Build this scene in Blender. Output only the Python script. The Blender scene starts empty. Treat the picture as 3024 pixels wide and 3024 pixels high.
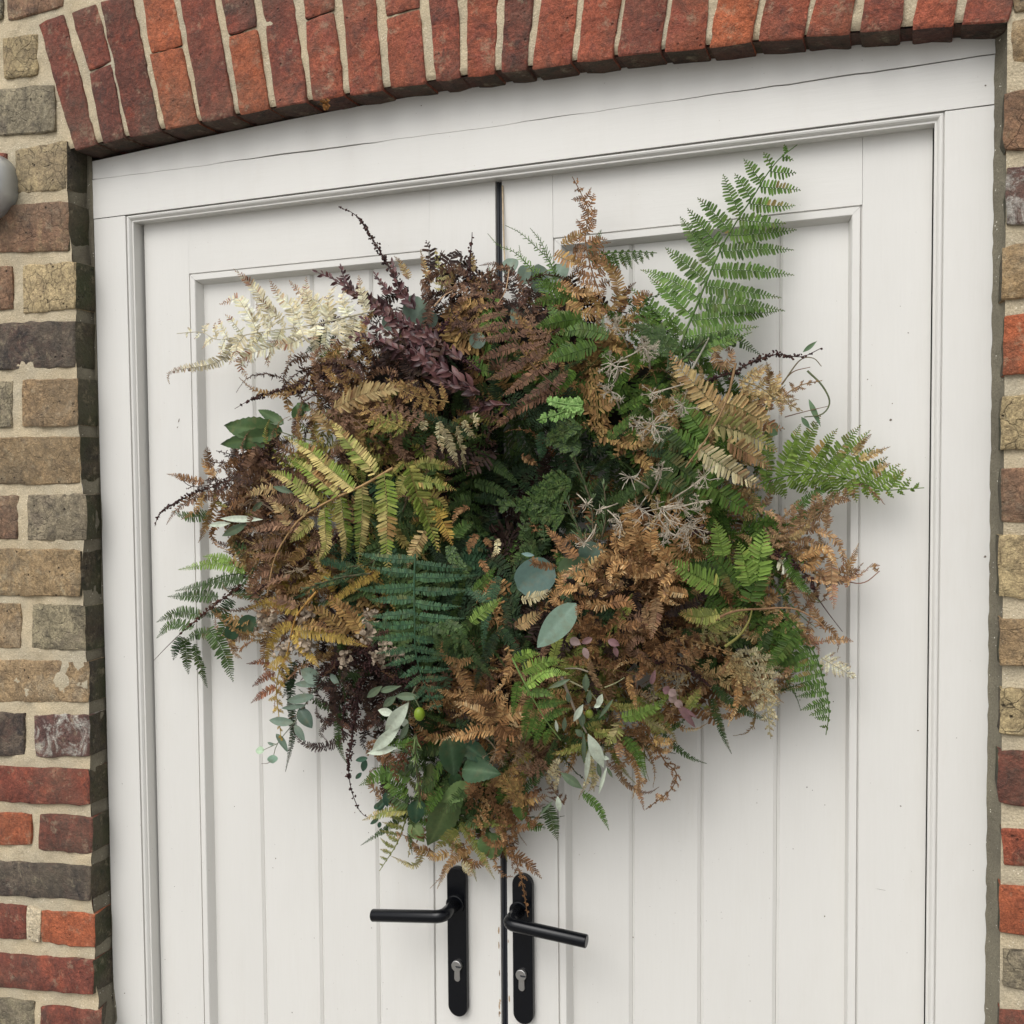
import bpy, math, random
import numpy as np
from mathutils import Vector, Matrix

random.seed(7); np.random.seed(7)
sc = bpy.context.scene
COL = sc.collection
R = math.radians

# ------------------------------------------------------------------ camera
CAM = np.array([0.60686963, -1.41196679, 1.38806823])
YAW, PITCH, ROLL = 0.3749661, -0.03872018, -0.0085124
FPX, CPX = 3028.0, 1512.0                       # the photograph is 3024 px wide
_fwd = np.array([-math.sin(YAW)*math.cos(PITCH), math.cos(YAW)*math.cos(PITCH), math.sin(PITCH)])
_rt = np.array([math.cos(YAW), math.sin(YAW), 0.0]); _up = np.cross(_rt, _fwd)
RT = math.cos(ROLL)*_rt + math.sin(ROLL)*_up
UP = -math.sin(ROLL)*_rt + math.cos(ROLL)*_up
FWD = _fwd
cd = bpy.data.cameras.new('camera'); cam = bpy.data.objects.new('camera', cd); COL.objects.link(cam)
cd.sensor_width = 36.0; cd.lens = 36.0*FPX/3024.0; cd.clip_start = 0.02; cd.clip_end = 600.0
M = Matrix(((RT[0], UP[0], -FWD[0], CAM[0]), (RT[1], UP[1], -FWD[1], CAM[1]), (RT[2], UP[2], -FWD[2], CAM[2]), (0, 0, 0, 1)))
cam.matrix_world = M
sc.camera = cam

# ------------------------------------------------------------------ sky, sun, exposure
SUN_EL, SUN_AZ = 52.0, -14.0                    # degrees; azimuth measured from straight out of the wall, negative = left
w = bpy.data.worlds.new('World'); sc.world = w; w.use_nodes = True
nt = w.node_tree; nt.nodes.clear()
sky = nt.nodes.new('ShaderNodeTexSky'); sky.sky_type = 'NISHITA'; sky.sun_disc = False
sky.sun_elevation = R(SUN_EL); sky.sun_rotation = R(180 - SUN_AZ)
sky.air_density = 1.0; sky.dust_density = 4.0; sky.ozone_density = 1.0
hs = nt.nodes.new('ShaderNodeHueSaturation'); hs.inputs['Saturation'].default_value = 0.16
bg = nt.nodes.new('ShaderNodeBackground'); bg.inputs['Strength'].default_value = 0.15
wo = nt.nodes.new('ShaderNodeOutputWorld')
nt.links.new(sky.outputs[0], hs.inputs['Color']); nt.links.new(hs.outputs[0], bg.inputs['Color']); nt.links.new(bg.outputs[0], wo.inputs[0])
sl = bpy.data.lights.new('sun', 'SUN'); sl.energy = 0.95; sl.angle = R(50); sl.color = (1.0, 0.975, 0.94)
so = bpy.data.objects.new('sun', sl); COL.objects.link(so)
_e, _a = R(SUN_EL), R(SUN_AZ)
sdir = Vector((math.sin(_a)*math.cos(_e), -math.cos(_a)*math.cos(_e), math.sin(_e)))
so.rotation_euler = sdir.to_track_quat('Z', 'Y').to_euler(); so.location = (0, -3, 5)
sc.view_settings.view_transform = 'Standard'; sc.view_settings.look = 'None'
sc.view_settings.exposure = 0.27; sc.view_settings.gamma = 1.0
sc.cycles.use_denoising = True; sc.cycles.use_adaptive_sampling = True; sc.cycles.adaptive_threshold = 0.012
sc.cycles.max_bounces = 5; sc.cycles.diffuse_bounces = 3; sc.cycles.transmission_bounces = 4

# ------------------------------------------------------------------ helpers
def at(x, y, Y):
    """photo pixel (3024 wide) -> point on the plane at depth Y"""
    d = RT*(x-CPX)/FPX - UP*(y-CPX)/FPX + FWD
    return CAM + d*((Y-CAM[1])/d[1])
def lin(r, g, b):
    f = lambda c: (c/255/12.92) if c/255 <= 0.04045 else ((c/255+0.055)/1.055)**2.4
    return (f(r), f(g), f(b))
def tag(o, label=None, cat=None, group=None, kind=None):
    if label: o['label'] = label
    if cat: o['category'] = cat
    if group: o['group'] = group
    if kind: o['kind'] = kind
    return o
def empty(name, loc):
    o = bpy.data.objects.new(name, None); COL.objects.link(o); o.location = loc; o.empty_display_size = 0.1
    return o
def world_loc(o):
    p = np.zeros(3)
    while o is not None: p += np.array(o.location); o = o.parent
    return p
class MB:
    def __init__(s): s.v = []; s.f = []; s.m = []
    def add(s, vs, fs, mi=0):
        o = len(s.v); s.v += [tuple(map(float, p)) for p in vs]; s.f += [tuple(i+o for i in f) for f in fs]; s.m += [mi]*len(fs)
    def box(s, x0, x1, y0, y1, z0, z1, mi=0):
        s.add([(x0,y0,z0),(x1,y0,z0),(x1,y1,z0),(x0,y1,z0),(x0,y0,z1),(x1,y0,z1),(x1,y1,z1),(x0,y1,z1)],
              [(0,1,5,4),(1,2,6,5),(2,3,7,6),(3,0,4,7),(4,5,6,7),(3,2,1,0)], mi)
    def prism(s, poly, y0, y1, mi=0):            # poly = (x,z), counter-clockwise seen from the camera
        n = len(poly)
        s.add([(x,y0,z) for x,z in poly]+[(x,y1,z) for x,z in poly],
              [tuple(range(n)), tuple(range(2*n-1, n-1, -1))]+[(i, i+n, (i+1)%n+n, (i+1)%n) for i in range(n)], mi)
    def sweep(s, path, prof, frames, mi=0, cap=True):   # path pts, prof (a,b), frames (A,B) axis vectors per point
        n = len(prof); vs = []
        for p, (A, B) in zip(path, frames):
            for a, b in prof: vs.append(np.array(p)+np.array(A)*a+np.array(B)*b)
        fs = []
        for i in range(len(path)-1):
            for j in range(n-1): fs.append((i*n+j, i*n+j+1, (i+1)*n+j+1, (i+1)*n+j))
        s.add(vs, fs, mi)
    def build(s, name, mats, parent=None, origin=None, smooth=False, bevel=0.0, seg=2, recalc=False):
        loc = np.array(origin if origin is not None else (world_loc(parent) if parent else (0,0,0)), float)
        me = bpy.data.meshes.new(name); me.from_pydata([tuple(np.array(p)-loc) for p in s.v], [], s.f); me.validate(); me.update()
        for m in (mats if isinstance(mats, (list, tuple)) else [mats]): me.materials.append(m)
        if len(set(s.m)) > 1: me.polygons.foreach_set('material_index', s.m[:len(me.polygons)])
        if smooth: me.polygons.foreach_set('use_smooth', [True]*len(me.polygons))
        o = bpy.data.objects.new(name, me); COL.objects.link(o)
        pl = world_loc(parent) if parent else np.zeros(3)
        o.parent = parent; o.location = loc-pl
        if bevel:
            b = o.modifiers.new('bevel', 'BEVEL'); b.width = bevel; b.segments = seg; b.limit_method = 'ANGLE'; b.angle_limit = R(40)
        return o

# ------------------------------------------------------------------ materials
def mat(name):
    m = bpy.data.materials.new(name); m.use_nodes = True
    n = m.node_tree; b = n.nodes['Principled BSDF']
    return m, n, b
def N(n, t, **k):
    o = n.nodes.new(t)
    for a, v in k.items(): setattr(o, a, v)
    return o
def noise(n, vec, scale, detail=4, rough=0.55, dist=0.0):
    o = N(n, 'ShaderNodeTexNoise'); o.inputs['Scale'].default_value = scale; o.inputs['Detail'].default_value = detail
    o.inputs['Roughness'].default_value = rough; o.inputs['Distortion'].default_value = dist
    if vec is not None: n.links.new(vec, o.inputs['Vector'])
    return o.outputs['Fac']
def ramp(n, fac, stops):
    o = N(n, 'ShaderNodeValToRGB'); e = o.color_ramp.elements
    while len(e) > 1: e.remove(e[-1])
    e[0].position = stops[0][0]; e[0].color = (*stops[0][1], 1) if not isinstance(stops[0][1], (int, float)) else (stops[0][1],)*3+(1,)
    for p, c in stops[1:]:
        x = e.new(p); x.color = (*c, 1) if not isinstance(c, (int, float)) else (c, c, c, 1)
    n.links.new(fac, o.inputs[0]); return o.outputs[0]
def mix(n, fac, a, b, mode='MIX'):
    o = N(n, 'ShaderNodeMix', data_type='RGBA', blend_type=mode)
    for i, v in ((0, fac), (6, a), (7, b)):
        if isinstance(v, (int, float)): o.inputs[i].default_value = v
        elif isinstance(v, tuple): o.inputs[i].default_value = (*v, 1) if len(v) == 3 else v
        else: n.links.new(v, o.inputs[i])
    return o.outputs[2]
def math_(n, op, a, b=0.0):
    o = N(n, 'ShaderNodeMath', operation=op)
    for i, v in ((0, a), (1, b)):
        if isinstance(v, (int, float)): o.inputs[i].default_value = v
        else: n.links.new(v, o.inputs[i])
    return o.outputs[0]
def bump(n, b, h, strength, dist, prev=None):
    o = N(n, 'ShaderNodeBump'); o.inputs['Strength'].default_value = strength; o.inputs['Distance'].default_value = dist
    n.links.new(h, o.inputs['Height'])
    if prev is not None: n.links.new(prev, o.inputs['Normal'])
    n.links.new(o.outputs[0], b.inputs['Normal']); return o.outputs[0]
def coords(n, rand=True, scale=(1, 1, 1)):
    t = N(n, 'ShaderNodeTexCoord'); mp = N(n, 'ShaderNodeMapping'); mp.inputs['Scale'].default_value = scale
    n.links.new(t.outputs['Object'], mp.inputs['Vector'])
    if rand:
        oi = N(n, 'ShaderNodeObjectInfo'); c = N(n, 'ShaderNodeCombineXYZ')
        r = math_(n, 'MULTIPLY', oi.outputs['Random'], 37.0)
        for i in range(3): n.links.new(r, c.inputs[i])
        n.links.new(c.outputs[0], mp.inputs['Location'])
    return mp.outputs[0]

def paint_mat(name, grain=(60, 60, 4), col=(0.675, 0.662, 0.624)):
    m, n, b = mat(name)
    v = coords(n, True); vg = coords(n, True, grain)
    big = noise(n, v, 3.0, 3); fine = noise(n, vg, 6.0, 6, 0.65)
    c = mix(n, ramp(n, big, [(0.35, 0.0), (0.7, 1.0)]), tuple(x*0.965 for x in col), col)
    grime = ramp(n, noise(n, coords(n, True, (5, 5, 1.3)), 4.0, 6, 0.7), [(0.56, 0.0), (0.75, 1.0)])
    c = mix(n, math_(n, 'MULTIPLY', grime, 0.10), c, lin(186, 178, 162))
    spk = ramp(n, noise(n, v, 230.0, 1), [(0.79, 0.0), (0.81, 1.0)])
    c = mix(n, math_(n, 'MULTIPLY', spk, 0.35), c, lin(120, 108, 95))
    c = mix(n, math_(n, 'MULTIPLY', ramp(n, fine, [(0.40, 1.0), (0.60, 0.0)]), 0.022), c, lin(150, 142, 128))
    c = mix(n, math_(n, 'MULTIPLY', ramp(n, noise(n, coords(n, True, (9, 9, 0.9)), 3.0, 7, 0.72), [(0.50, 0.0), (0.72, 1.0)]), 0.06), c, lin(176, 168, 150))
    n.links.new(c, b.inputs['Base Color']); b.inputs['Roughness'].default_value = 0.42
    p = bump(n, b, fine, 0.14, 0.0012); bump(n, b, noise(n, v, 25.0, 3), 0.10, 0.003, p)
    return m
PAINT_V = paint_mat('cream_paint_upright', (60, 60, 3))
PAINT_H = paint_mat('cream_paint_level', (3, 60, 60))

m, n, b = mat('crack_filler'); b.inputs['Base Color'].default_value = (*lin(96, 84, 80), 1); b.inputs['Roughness'].default_value = 0.8; CRACK = m
m, n, b = mat('black_rubber'); b.inputs['Base Color'].default_value = (0.012, 0.014, 0.02, 1); b.inputs['Roughness'].default_value = 0.5; RUBBER = m
m, n, b = mat('black_powder_coat'); b.inputs['Base Color'].default_value = (0.0025, 0.003, 0.0045, 1); b.inputs['Roughness'].default_value = 0.24; b.inputs['Specular IOR Level'].default_value = 0.3
bump(n, b, noise(n, coords(n), 900.0, 2), 0.12, 0.0004); BLACK = m
m, n, b = mat('brushed_nickel'); b.inputs['Base Color'].default_value = (0.50, 0.49, 0.47, 1); b.inputs['Metallic'].default_value = 1.0; b.inputs['Roughness'].default_value = 0.32
bump(n, b, noise(n, coords(n, True, (300, 300, 20)), 3.0, 3), 0.08, 0.0004); NICKEL = m
m, n, b = mat('stainless_steel'); b.inputs['Base Color'].default_value = (0.60, 0.64, 0.66, 1); b.inputs['Metallic'].default_value = 0.3; b.inputs['Roughness'].default_value = 0.3
bump(n, b, noise(n, coords(n, True, (400, 400, 12)), 2.0, 3), 0.1, 0.0003); STEEL = m
m, n, b = mat('frosted_glass'); b.inputs['Base Color'].default_value = (0.66, 0.71, 0.73, 1); b.inputs['Roughness'].default_value = 0.2; LENS = m

def brick_mat(name, c1, c2, dark, pale, darkamt=0.5, paleamt=0.3, crack=0.0, pits=0.5, algae=0.0):
    m, n, b = mat(name)
    v = coords(n, True)
    n2 = noise(n, v, 45.0, 6, 0.7); n3 = noise(n, v, 160.0, 4, 0.7); n4 = noise(n, v, 28.0, 7, 0.72, 0.6)
    dk_ = lambda c_, k: tuple(x*k for x in c_)
    nb = noise(n, v, 13.0, 6, 0.68, 0.5)
    c = ramp(n, nb, [(0.30, tuple(0.5*a_+0.5*d_ for a_, d_ in zip(c1, dark))), (0.42, dk_(c1, 0.82)), (0.52, c1), (0.60, c2), (0.72, dk_(c2, 1.12))])
    c = mix(n, math_(n, 'MULTIPLY', ramp(n, n2, [(0.47, 0.0), (0.56, 1.0)]), 0.60), c, dk_(c1, 0.55))
    c = mix(n, math_(n, 'MULTIPLY', ramp(n, noise(n, coords(n, True, (1, 1, 0.35)), 110.0, 5, 0.75), [(0.54, 0.0), (0.66, 1.0)]), 0.45), c, dk_(c2, 1.15))
    c = mix(n, math_(n, 'MULTIPLY', ramp(n, n4, [(0.60-0.18*darkamt, 0.0), (0.74-0.12*darkamt, 1.0)]), min(1.0, 0.45+0.5*darkamt)), c, dark)
    pl = ramp(n, noise(n, v, 22.0, 8, 0.78, 0.8), [(0.68-0.2*paleamt, 0.0), (0.76-0.16*paleamt, 1.0)])
    c = mix(n, math_(n, 'MULTIPLY', pl, 0.35+0.5*paleamt), c, pale)
    c = mix(n, 0.75, c, ramp(n, n3, [(0.25, 0.40), (0.75, 1.45)]), 'MULTIPLY')
    c = mix(n, 0.75, c, ramp(n, noise(n, v, 480.0, 3, 0.7), [(0.3, 0.55), (0.7, 1.40)]), 'MULTIPLY')
    if algae:
        al = ramp(n, noise(n, v, 11.0, 5, 0.6), [(0.42, 0.0), (0.62, 1.0)])
        c = mix(n, math_(n, 'MULTIPLY', al, algae), c, lin(58, 66, 34))
    vo = N(n, 'ShaderNodeTexVoronoi'); vo.inputs['Scale'].default_value = 80.0; n.links.new(v, vo.inputs['Vector'])
    pit = ramp(n, vo.outputs['Distance'], [(0.05, 0.0), (0.20, 1.0)])
    gate = ramp(n, noise(n, v, 33.0, 2), [(0.53, 0.0), (0.60, 1.0)])
    pitm = math_(n, 'MULTIPLY', math_(n, 'SUBTRACT', 1.0, pit), math_(n, 'MULTIPLY', gate, pits))
    c = mix(n, pitm, c, tuple(x*0.25 for x in dark))
    h = math_(n, 'ADD', math_(n, 'MULTIPLY', n4, 0.9), math_(n, 'ADD', math_(n, 'MULTIPLY', n3, 0.45), math_(n, 'MULTIPLY', n2, 0.5)))
    h = math_(n, 'SUBTRACT', h, math_(n, 'MULTIPLY', pitm, 0.9))
    if crack:
        ve = N(n, 'ShaderNodeTexVoronoi', feature='DISTANCE_TO_EDGE'); ve.inputs['Scale'].default_value = 42.0
        wv = N(n, 'ShaderNodeVectorMath', operation='ADD'); nz = N(n, 'ShaderNodeTexNoise'); nz.inputs['Scale'].default_value = 40.0
        n.links.new(v, nz.inputs['Vector']); sc_ = N(n, 'ShaderNodeVectorMath', operation='SCALE'); sc_.inputs['Scale'].default_value = 0.02
        n.links.new(nz.outputs['Color'], sc_.inputs[0]); n.links.new(v, wv.inputs[0]); n.links.new(sc_.outputs[0], wv.inputs[1]); n.links.new(wv.outputs[0], ve.inputs['Vector'])
        ck = ramp(n, ve.outputs['Distance'], [(0.0, 1.0), (0.035, 0.0)])
        ck = math_(n, 'MULTIPLY', ck, math_(n, 'MULTIPLY', ramp(n, noise(n, v, 18.0, 2), [(0.42, 0.0), (0.5, 1.0)]), crack))
        c = mix(n, ck, c, tuple(x*0.4 for x in dark)); h = math_(n, 'SUBTRACT', h, math_(n, 'MULTIPLY', ck, 1.0))
    gp = N(n, 'ShaderNodeNewGeometry').outputs['Position']
    c = mix(n, math_(n, 'MULTIPLY', ramp(n, noise(n, gp, 5.5, 5, 0.65), [(0.46, 0.0), (0.66, 1.0)]), 0.5), c, lin(92, 84, 70))
    c = mix(n, math_(n, 'MULTIPLY', ramp(n, noise(n, gp, 38.0, 6, 0.75), [(0.56, 0.0), (0.68, 1.0)]), 0.42), c, lin(172, 158, 130))
    oi = N(n, 'ShaderNodeObjectInfo')
    c = mix(n, 1.0, c, oi.outputs['Color'], 'MULTIPLY')
    n.links.new(c, b.inputs['Base Color']); b.inputs['Roughness'].default_value = 0.88
    bump(n, b, h, 1.0, 0.0085)
    return m
DK = lin(58, 44, 40); PALE = lin(205, 192, 170)
BM = {
 'red':    brick_mat('red_brick', lin(164, 88, 62), lin(148, 78, 60), lin(80, 54, 48), lin(180, 140, 118), 0.45, 0.15, 0, 0.5),
 'deep':   brick_mat('deep_red_brick', lin(134, 72, 56), lin(152, 80, 58), lin(70, 50, 46), lin(180, 140, 120), 0.5, 0.2, 0, 0.5),
 'orange': brick_mat('orange_brick', lin(182, 100, 64), lin(164, 90, 60), lin(92, 56, 46), lin(190, 156, 130), 0.3, 0.15, 0, 0.35),
 'brownred': brick_mat('brown_red_brick', lin(118, 68, 54), lin(140, 70, 52), lin(62, 48, 44), lin(176, 140, 120), 0.6, 0.1, 0, 0.5),
 'yellow': brick_mat('yellow_stock_brick', lin(194, 172, 130), lin(174, 152, 116), lin(92, 74, 56), lin(210, 196, 160), 0.45, 0.45, 0.25, 0.95),
 'tan':    brick_mat('tan_stock_brick', lin(172, 144, 106), lin(162, 142, 112), lin(84, 66, 52), lin(196, 176, 140), 0.5, 0.4, 0.15, 0.8),
 'brown':  brick_mat('brown_stock_brick', lin(146, 112, 86), lin(162, 134, 100), lin(70, 54, 46), lin(196, 178, 146), 0.5, 0.25, 0.2, 0.8),
 'grey':   brick_mat('grey_stock_brick', lin(160, 148, 120), lin(134, 122, 102), lin(60, 54, 48), lin(200, 190, 164), 0.6, 0.35, 0.2, 0.8),
 'black':  brick_mat('burnt_brick', lin(112, 98, 84), lin(92, 70, 60), lin(42, 38, 38), lin(190, 180, 160), 0.9, 0.3, 0.1, 0.7),
 'white':  brick_mat('whitened_brick', lin(112, 78, 70), lin(90, 64, 60), lin(52, 42, 42), lin(200, 196, 186), 0.4, 1.0, 0, 0.5),
 'chalk':  brick_mat('chalk_chip', lin(226, 208, 176), lin(236, 222, 196), lin(130, 116, 100), lin(240, 234, 216), 0.1, 0.2, 0.2, 0.6),
}
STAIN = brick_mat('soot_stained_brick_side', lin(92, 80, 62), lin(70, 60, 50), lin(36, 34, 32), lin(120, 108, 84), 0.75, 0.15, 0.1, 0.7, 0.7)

SOFF = brick_mat('dark_arch_underside', lin(96, 62, 52), lin(74, 58, 48), lin(38, 34, 32), lin(120, 96, 80), 0.6, 0.1, 0.0, 0.5, 0.25)  # darker brick tone for the arch undersides and the joints between them

m, n, b = mat('lime_mortar')
v = coords(n, False)
c = mix(n, ramp(n, noise(n, v, 9.0, 4), [(0.35, 0.0), (0.7, 1.0)]), lin(188, 172, 142), lin(172, 162, 140))
c = mix(n, 0.4, c, ramp(n, noise(n, v, 420.0, 3, 0.7), [(0.25, 0.2), (0.75, 0.85)]), 'OVERLAY')
gr = N(n, 'ShaderNodeTexVoronoi'); gr.inputs['Scale'].default_value = 260.0; n.links.new(v, gr.inputs['Vector'])
sp = math_(n, 'MULTIPLY', ramp(n, gr.outputs['Distance'], [(0.16, 1.0), (0.26, 0.0)]), ramp(n, noise(n, v, 90.0, 1), [(0.58, 0.0), (0.62, 1.0)]))
c = mix(n, math_(n, 'MULTIPLY', sp, 0.8), c, lin(236, 226, 204))
c = mix(n, math_(n, 'MULTIPLY', ramp(n, noise(n, v, 30.0, 6, 0.75), [(0.6, 0.0), (0.75, 1.0)]), 0.45), c, lin(120, 108, 88))
n.links.new(c, b.inputs['Base Color']); b.inputs['Roughness'].default_value = 0.95
h = math_(n, 'ADD', noise(n, v, 60.0, 6, 0.7), math_(n, 'MULTIPLY', noise(n, v, 380.0, 3), 0.5))
bump(n, b, h, 0.9, 0.004); MORTAR = m
m, n, b = mat('grey_pointing_mortar')
v = coords(n, False)
c = mix(n, ramp(n, noise(n, v, 16.0, 5), [(0.35, 0.0), (0.7, 1.0)]), lin(128, 122, 104), lin(104, 98, 84))
c = mix(n, 0.4, c, ramp(n, noise(n, v, 420.0, 3, 0.7), [(0.25, 0.2), (0.75, 0.85)]), 'OVERLAY')
gr = N(n, 'ShaderNodeTexVoronoi'); gr.inputs['Scale'].default_value = 220.0; n.links.new(v, gr.inputs['Vector'])
sp = math_(n, 'MULTIPLY', ramp(n, gr.outputs['Distance'], [(0.14, 1.0), (0.22, 0.0)]), ramp(n, noise(n, v, 70.0, 1), [(0.60, 0.0), (0.64, 1.0)]))
c = mix(n, sp, c, lin(235, 230, 215))
n.links.new(c, b.inputs['Base Color']); b.inputs['Roughness'].default_value = 0.95
bump(n, b, math_(n, 'ADD', noise(n, v, 80.0, 6, 0.7), math_(n, 'MULTIPLY', noise(n, v, 400.0, 3), 0.5)), 0.9, 0.003); GREYM = m

def leaf_mat(name, rough=0.55, trans=0.22, vary=0.35, spot=0.25):
    m, n, b = mat(name)
    a = N(n, 'ShaderNodeAttribute', attribute_name='Col'); v = coords(n, False)
    f = ramp(n, noise(n, v, 140.0, 4, 0.65), [(0.25, 1.0-vary), (0.8, 1.0+0.0)])
    c = mix(n, 1.0, a.outputs['Color'], f, 'MULTIPLY')
    c = mix(n, math_(n, 'MULTIPLY', ramp(n, noise(n, v, 55.0, 5, 0.7), [(0.52, 0.0), (0.72, 1.0)]), spot), c, lin(122, 104, 66))
    n.links.new(c, b.inputs['Base Color']); b.inputs['Roughness'].default_value = rough
    b.inputs['Specular IOR Level'].default_value = 0.35
    tr = N(n, 'ShaderNodeBsdfTranslucent'); n.links.new(c, tr.inputs['Color'])
    ms = N(n, 'ShaderNodeMixShader'); ms.inputs[0].default_value = trans
    out = n.nodes['Material Output']; n.links.new(b.outputs[0], ms.inputs[1]); n.links.new(tr.outputs[0], ms.inputs[2]); n.links.new(ms.outputs[0], out.inputs['Surface'])
    return m
LEAFM = leaf_mat('leaf'); DRYM = leaf_mat('dry_leaf', 0.75, 0.18, 0.45); WAXY = leaf_mat('waxy_leaf', 0.42, 0.12, 0.3, 0.35); STEMM = leaf_mat('stem', 0.7, 0.0, 0.4)

# ------------------------------------------------------------------ ground
m, n, b = mat('paving'); v = coords(n, False)
c = ramp(n, noise(n, v, 20.0, 6, 0.7), [(0.3, lin(122, 120, 116)), (0.7, lin(152, 150, 146))]); n.links.new(c, b.inputs['Base Color'])
b.inputs['Roughness'].default_value = 0.9; bump(n, b, noise(n, v, 90.0, 5), 0.6, 0.01)
GZ = -0.32
g = MB(); g.add([(-250, -250, GZ), (250, -250, GZ), (250, 250, GZ), (-250, 250, GZ)], [(0, 1, 2, 3)])
tag(g.build('ground', m), kind='structure')

# ------------------------------------------------------------------ brick wall
WF = -0.045                                         # outer face of the wall
wall = empty('brick_wall', (-0.9, WF, GZ))
tag(wall, 'weathered wall of yellow and red bricks with a red brick arch over the door', 'wall')
def vnoise(x, seed):                                # smooth 1-D value noise
    i = math.floor(x); f = x-i; f = f*f*(3-2*f)
    r = lambda k: (math.sin((k+seed*17.13)*127.1)*43758.5453) % 1.0
    return (r(i)*(1-f)+r(i+1)*f)*2-1
def vn2(x, y, seed):
    i, j = math.floor(x), math.floor(y); f, g = x-i, y-j; f = f*f*(3-2*f); g = g*g*(3-2*g)
    r = lambda a, b_: (math.sin(a*127.1+b_*311.7+seed*74.7)*43758.5453) % 1.0
    return ((r(i, j)*(1-f)+r(i+1, j)*f)*(1-g)+(r(i, j+1)*(1-f)+r(i+1, j+1)*f)*g)*2-1
def fit_line(pts, Y):
    P = np.array([at(x, y, Y) for x, y in pts]); return np.polyfit(P[:, 2], P[:, 0], 1)
fL = fit_line([(271,518),(286,1000),(304,1616),(326,2541),(335,3024)], 0.0); fR = fit_line([(2943,122),(2932,1000),(2923,1687),(2915,2650),(2912,3024)], 0.0)
JL = lambda z: float(np.polyval(fL, z)); JR = lambda z: float(np.polyval(fR, z))
bcount = [0]
def brick(quad, kind, parent, front=None, depth=0.10, wob=0.0022, chips=0.007, name='brick', dark_side=None, tint=1.0, nx=None, nz=None):
    """quad: TL TR BR BL as (x,z) on the wall face; an irregular hand-made brick"""
    bcount[0] += 1; sd = bcount[0]*1.37
    fr = (WF-0.0008-random.random()*0.0028) if front is None else front
    TL, TR, BR, BL = [np.array(p, float) for p in quad]
    L = np.linalg.norm(TR-TL); H = np.linalg.norm(TL-BL)
    nx = nx or max(4, min(22, int(L/0.011))); nz = nz or max(4, min(22, int(H/0.011)))
    us = [0.0]+[max(0.0022/L, min(1-0.0022/L, i/(nx-2))) for i in range(nx-1)]+[1.0]; vs_ = [0.0]+[max(0.0022/H, min(1-0.0022/H, i/(nz-2))) for i in range(nz-1)]+[1.0]
    mb = MB(); idx = {}
    tx, tz = random.uniform(-.012, .012), random.uniform(-.015, .015)
    for j in range(nz+1):
        for i in range(nx+1):
            u, v_ = us[i], vs_[j]
            p = (TL*(1-u)+TR*u)*(1-v_)+(BL*(1-u)+BR*u)*v_
            ex = min(u, 1-u)*L; ez = min(v_, 1-v_)*H; e = min(ex, ez)
            # rounded, chipped outline
            cu, cv = (u-.5)*2, (v_-.5)*2
            k = (abs(cu)**8*abs(cv)**8)
            p = p-np.array([cu*k*0.0015, -cv*k*0.0015])*1.0
            amp = wob*0.55
            p = p+np.array([vn2(p[0]*70, p[1]*70, sd), vn2(p[0]*70+9, p[1]*70+5, sd)])*amp+np.array([vn2(p[0]*170, p[1]*170, sd+3), vn2(p[0]*170+9, p[1]*170+5, sd+4)])*amp*.55
            chip = max(0.0, vn2(p[0]*45, p[1]*45, sd+8)-0.35)*chips*math.exp(-e/0.006)
            y = fr+(0.0016 if e < 1e-6 else 0.0)+chip+vn2(p[0]*45, p[1]*45, sd+1)*0.0010+vn2(p[0]*140, p[1]*140, sd+2)*0.0007+(u-.5)*L*tx+(v_-.5)*H*tz
            idx[i, j] = len(mb.v); mb.v.append((p[0], y, p[1]))
    for j in range(nz):
        for i in range(nx):
            mb.f.append((idx[i, j], idx[i, j+1], idx[i+1, j+1], idx[i+1, j])); mb.m.append(0)
    ring = [(i, 0) for i in range(nx)]+[(nx, j) for j in range(nz)]+[(i, nz) for i in range(nx, 0, -1)]+[(0, j) for j in range(nz, 0, -1)]
    ck = np.mean([TL, TR, BR, BL], axis=0)
    prev = [idx[r] for r in ring]
    for st, dy in enumerate((0.012, 0.035, depth)):
        cur = []
        for q, r in enumerate(ring):
            p = mb.v[idx[r]]; d = np.array([p[0], p[2]])-ck; d = d/(np.linalg.norm(d)+1e-9)
            a = vn2(p[0]*60+p[2]*60, dy*60, sd+6)*0.0016
            x_ = p[0]+d[0]*a
            if dark_side == ('right',) and dy > 0.03: x_ = min(x_, JL(p[2])-0.0008)
            if dark_side == ('right',) and dy == 0.012: x_ = min(x_, JL(p[2])+0.008)
            cur.append(len(mb.v)); mb.v.append((x_, fr+dy, p[2]+d[1]*a))
        for q in range(len(ring)):
            q2 = (q+1) % len(ring); r = ring[q]
            side = 'top' if q < nx else 'right' if q < nx+nz else 'bottom' if q < 2*nx+nz else 'left'
            mb.f.append((prev[q], prev[q2], cur[q2], cur[q])); mb.m.append((2 if side == 'bottom' else 1) if dark_side and side in dark_side else 0)
        prev = cur
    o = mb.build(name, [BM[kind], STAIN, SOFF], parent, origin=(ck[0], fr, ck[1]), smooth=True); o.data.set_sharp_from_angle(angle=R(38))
    t = tint*random.uniform(0.93, 1.07); o.color = (t*random.uniform(.98, 1.02), t, t*random.uniform(.97, 1.03), 1)
    return o
W2 = lambda x, y: tuple(at(x, y, WF)[[0, 2]])

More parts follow.
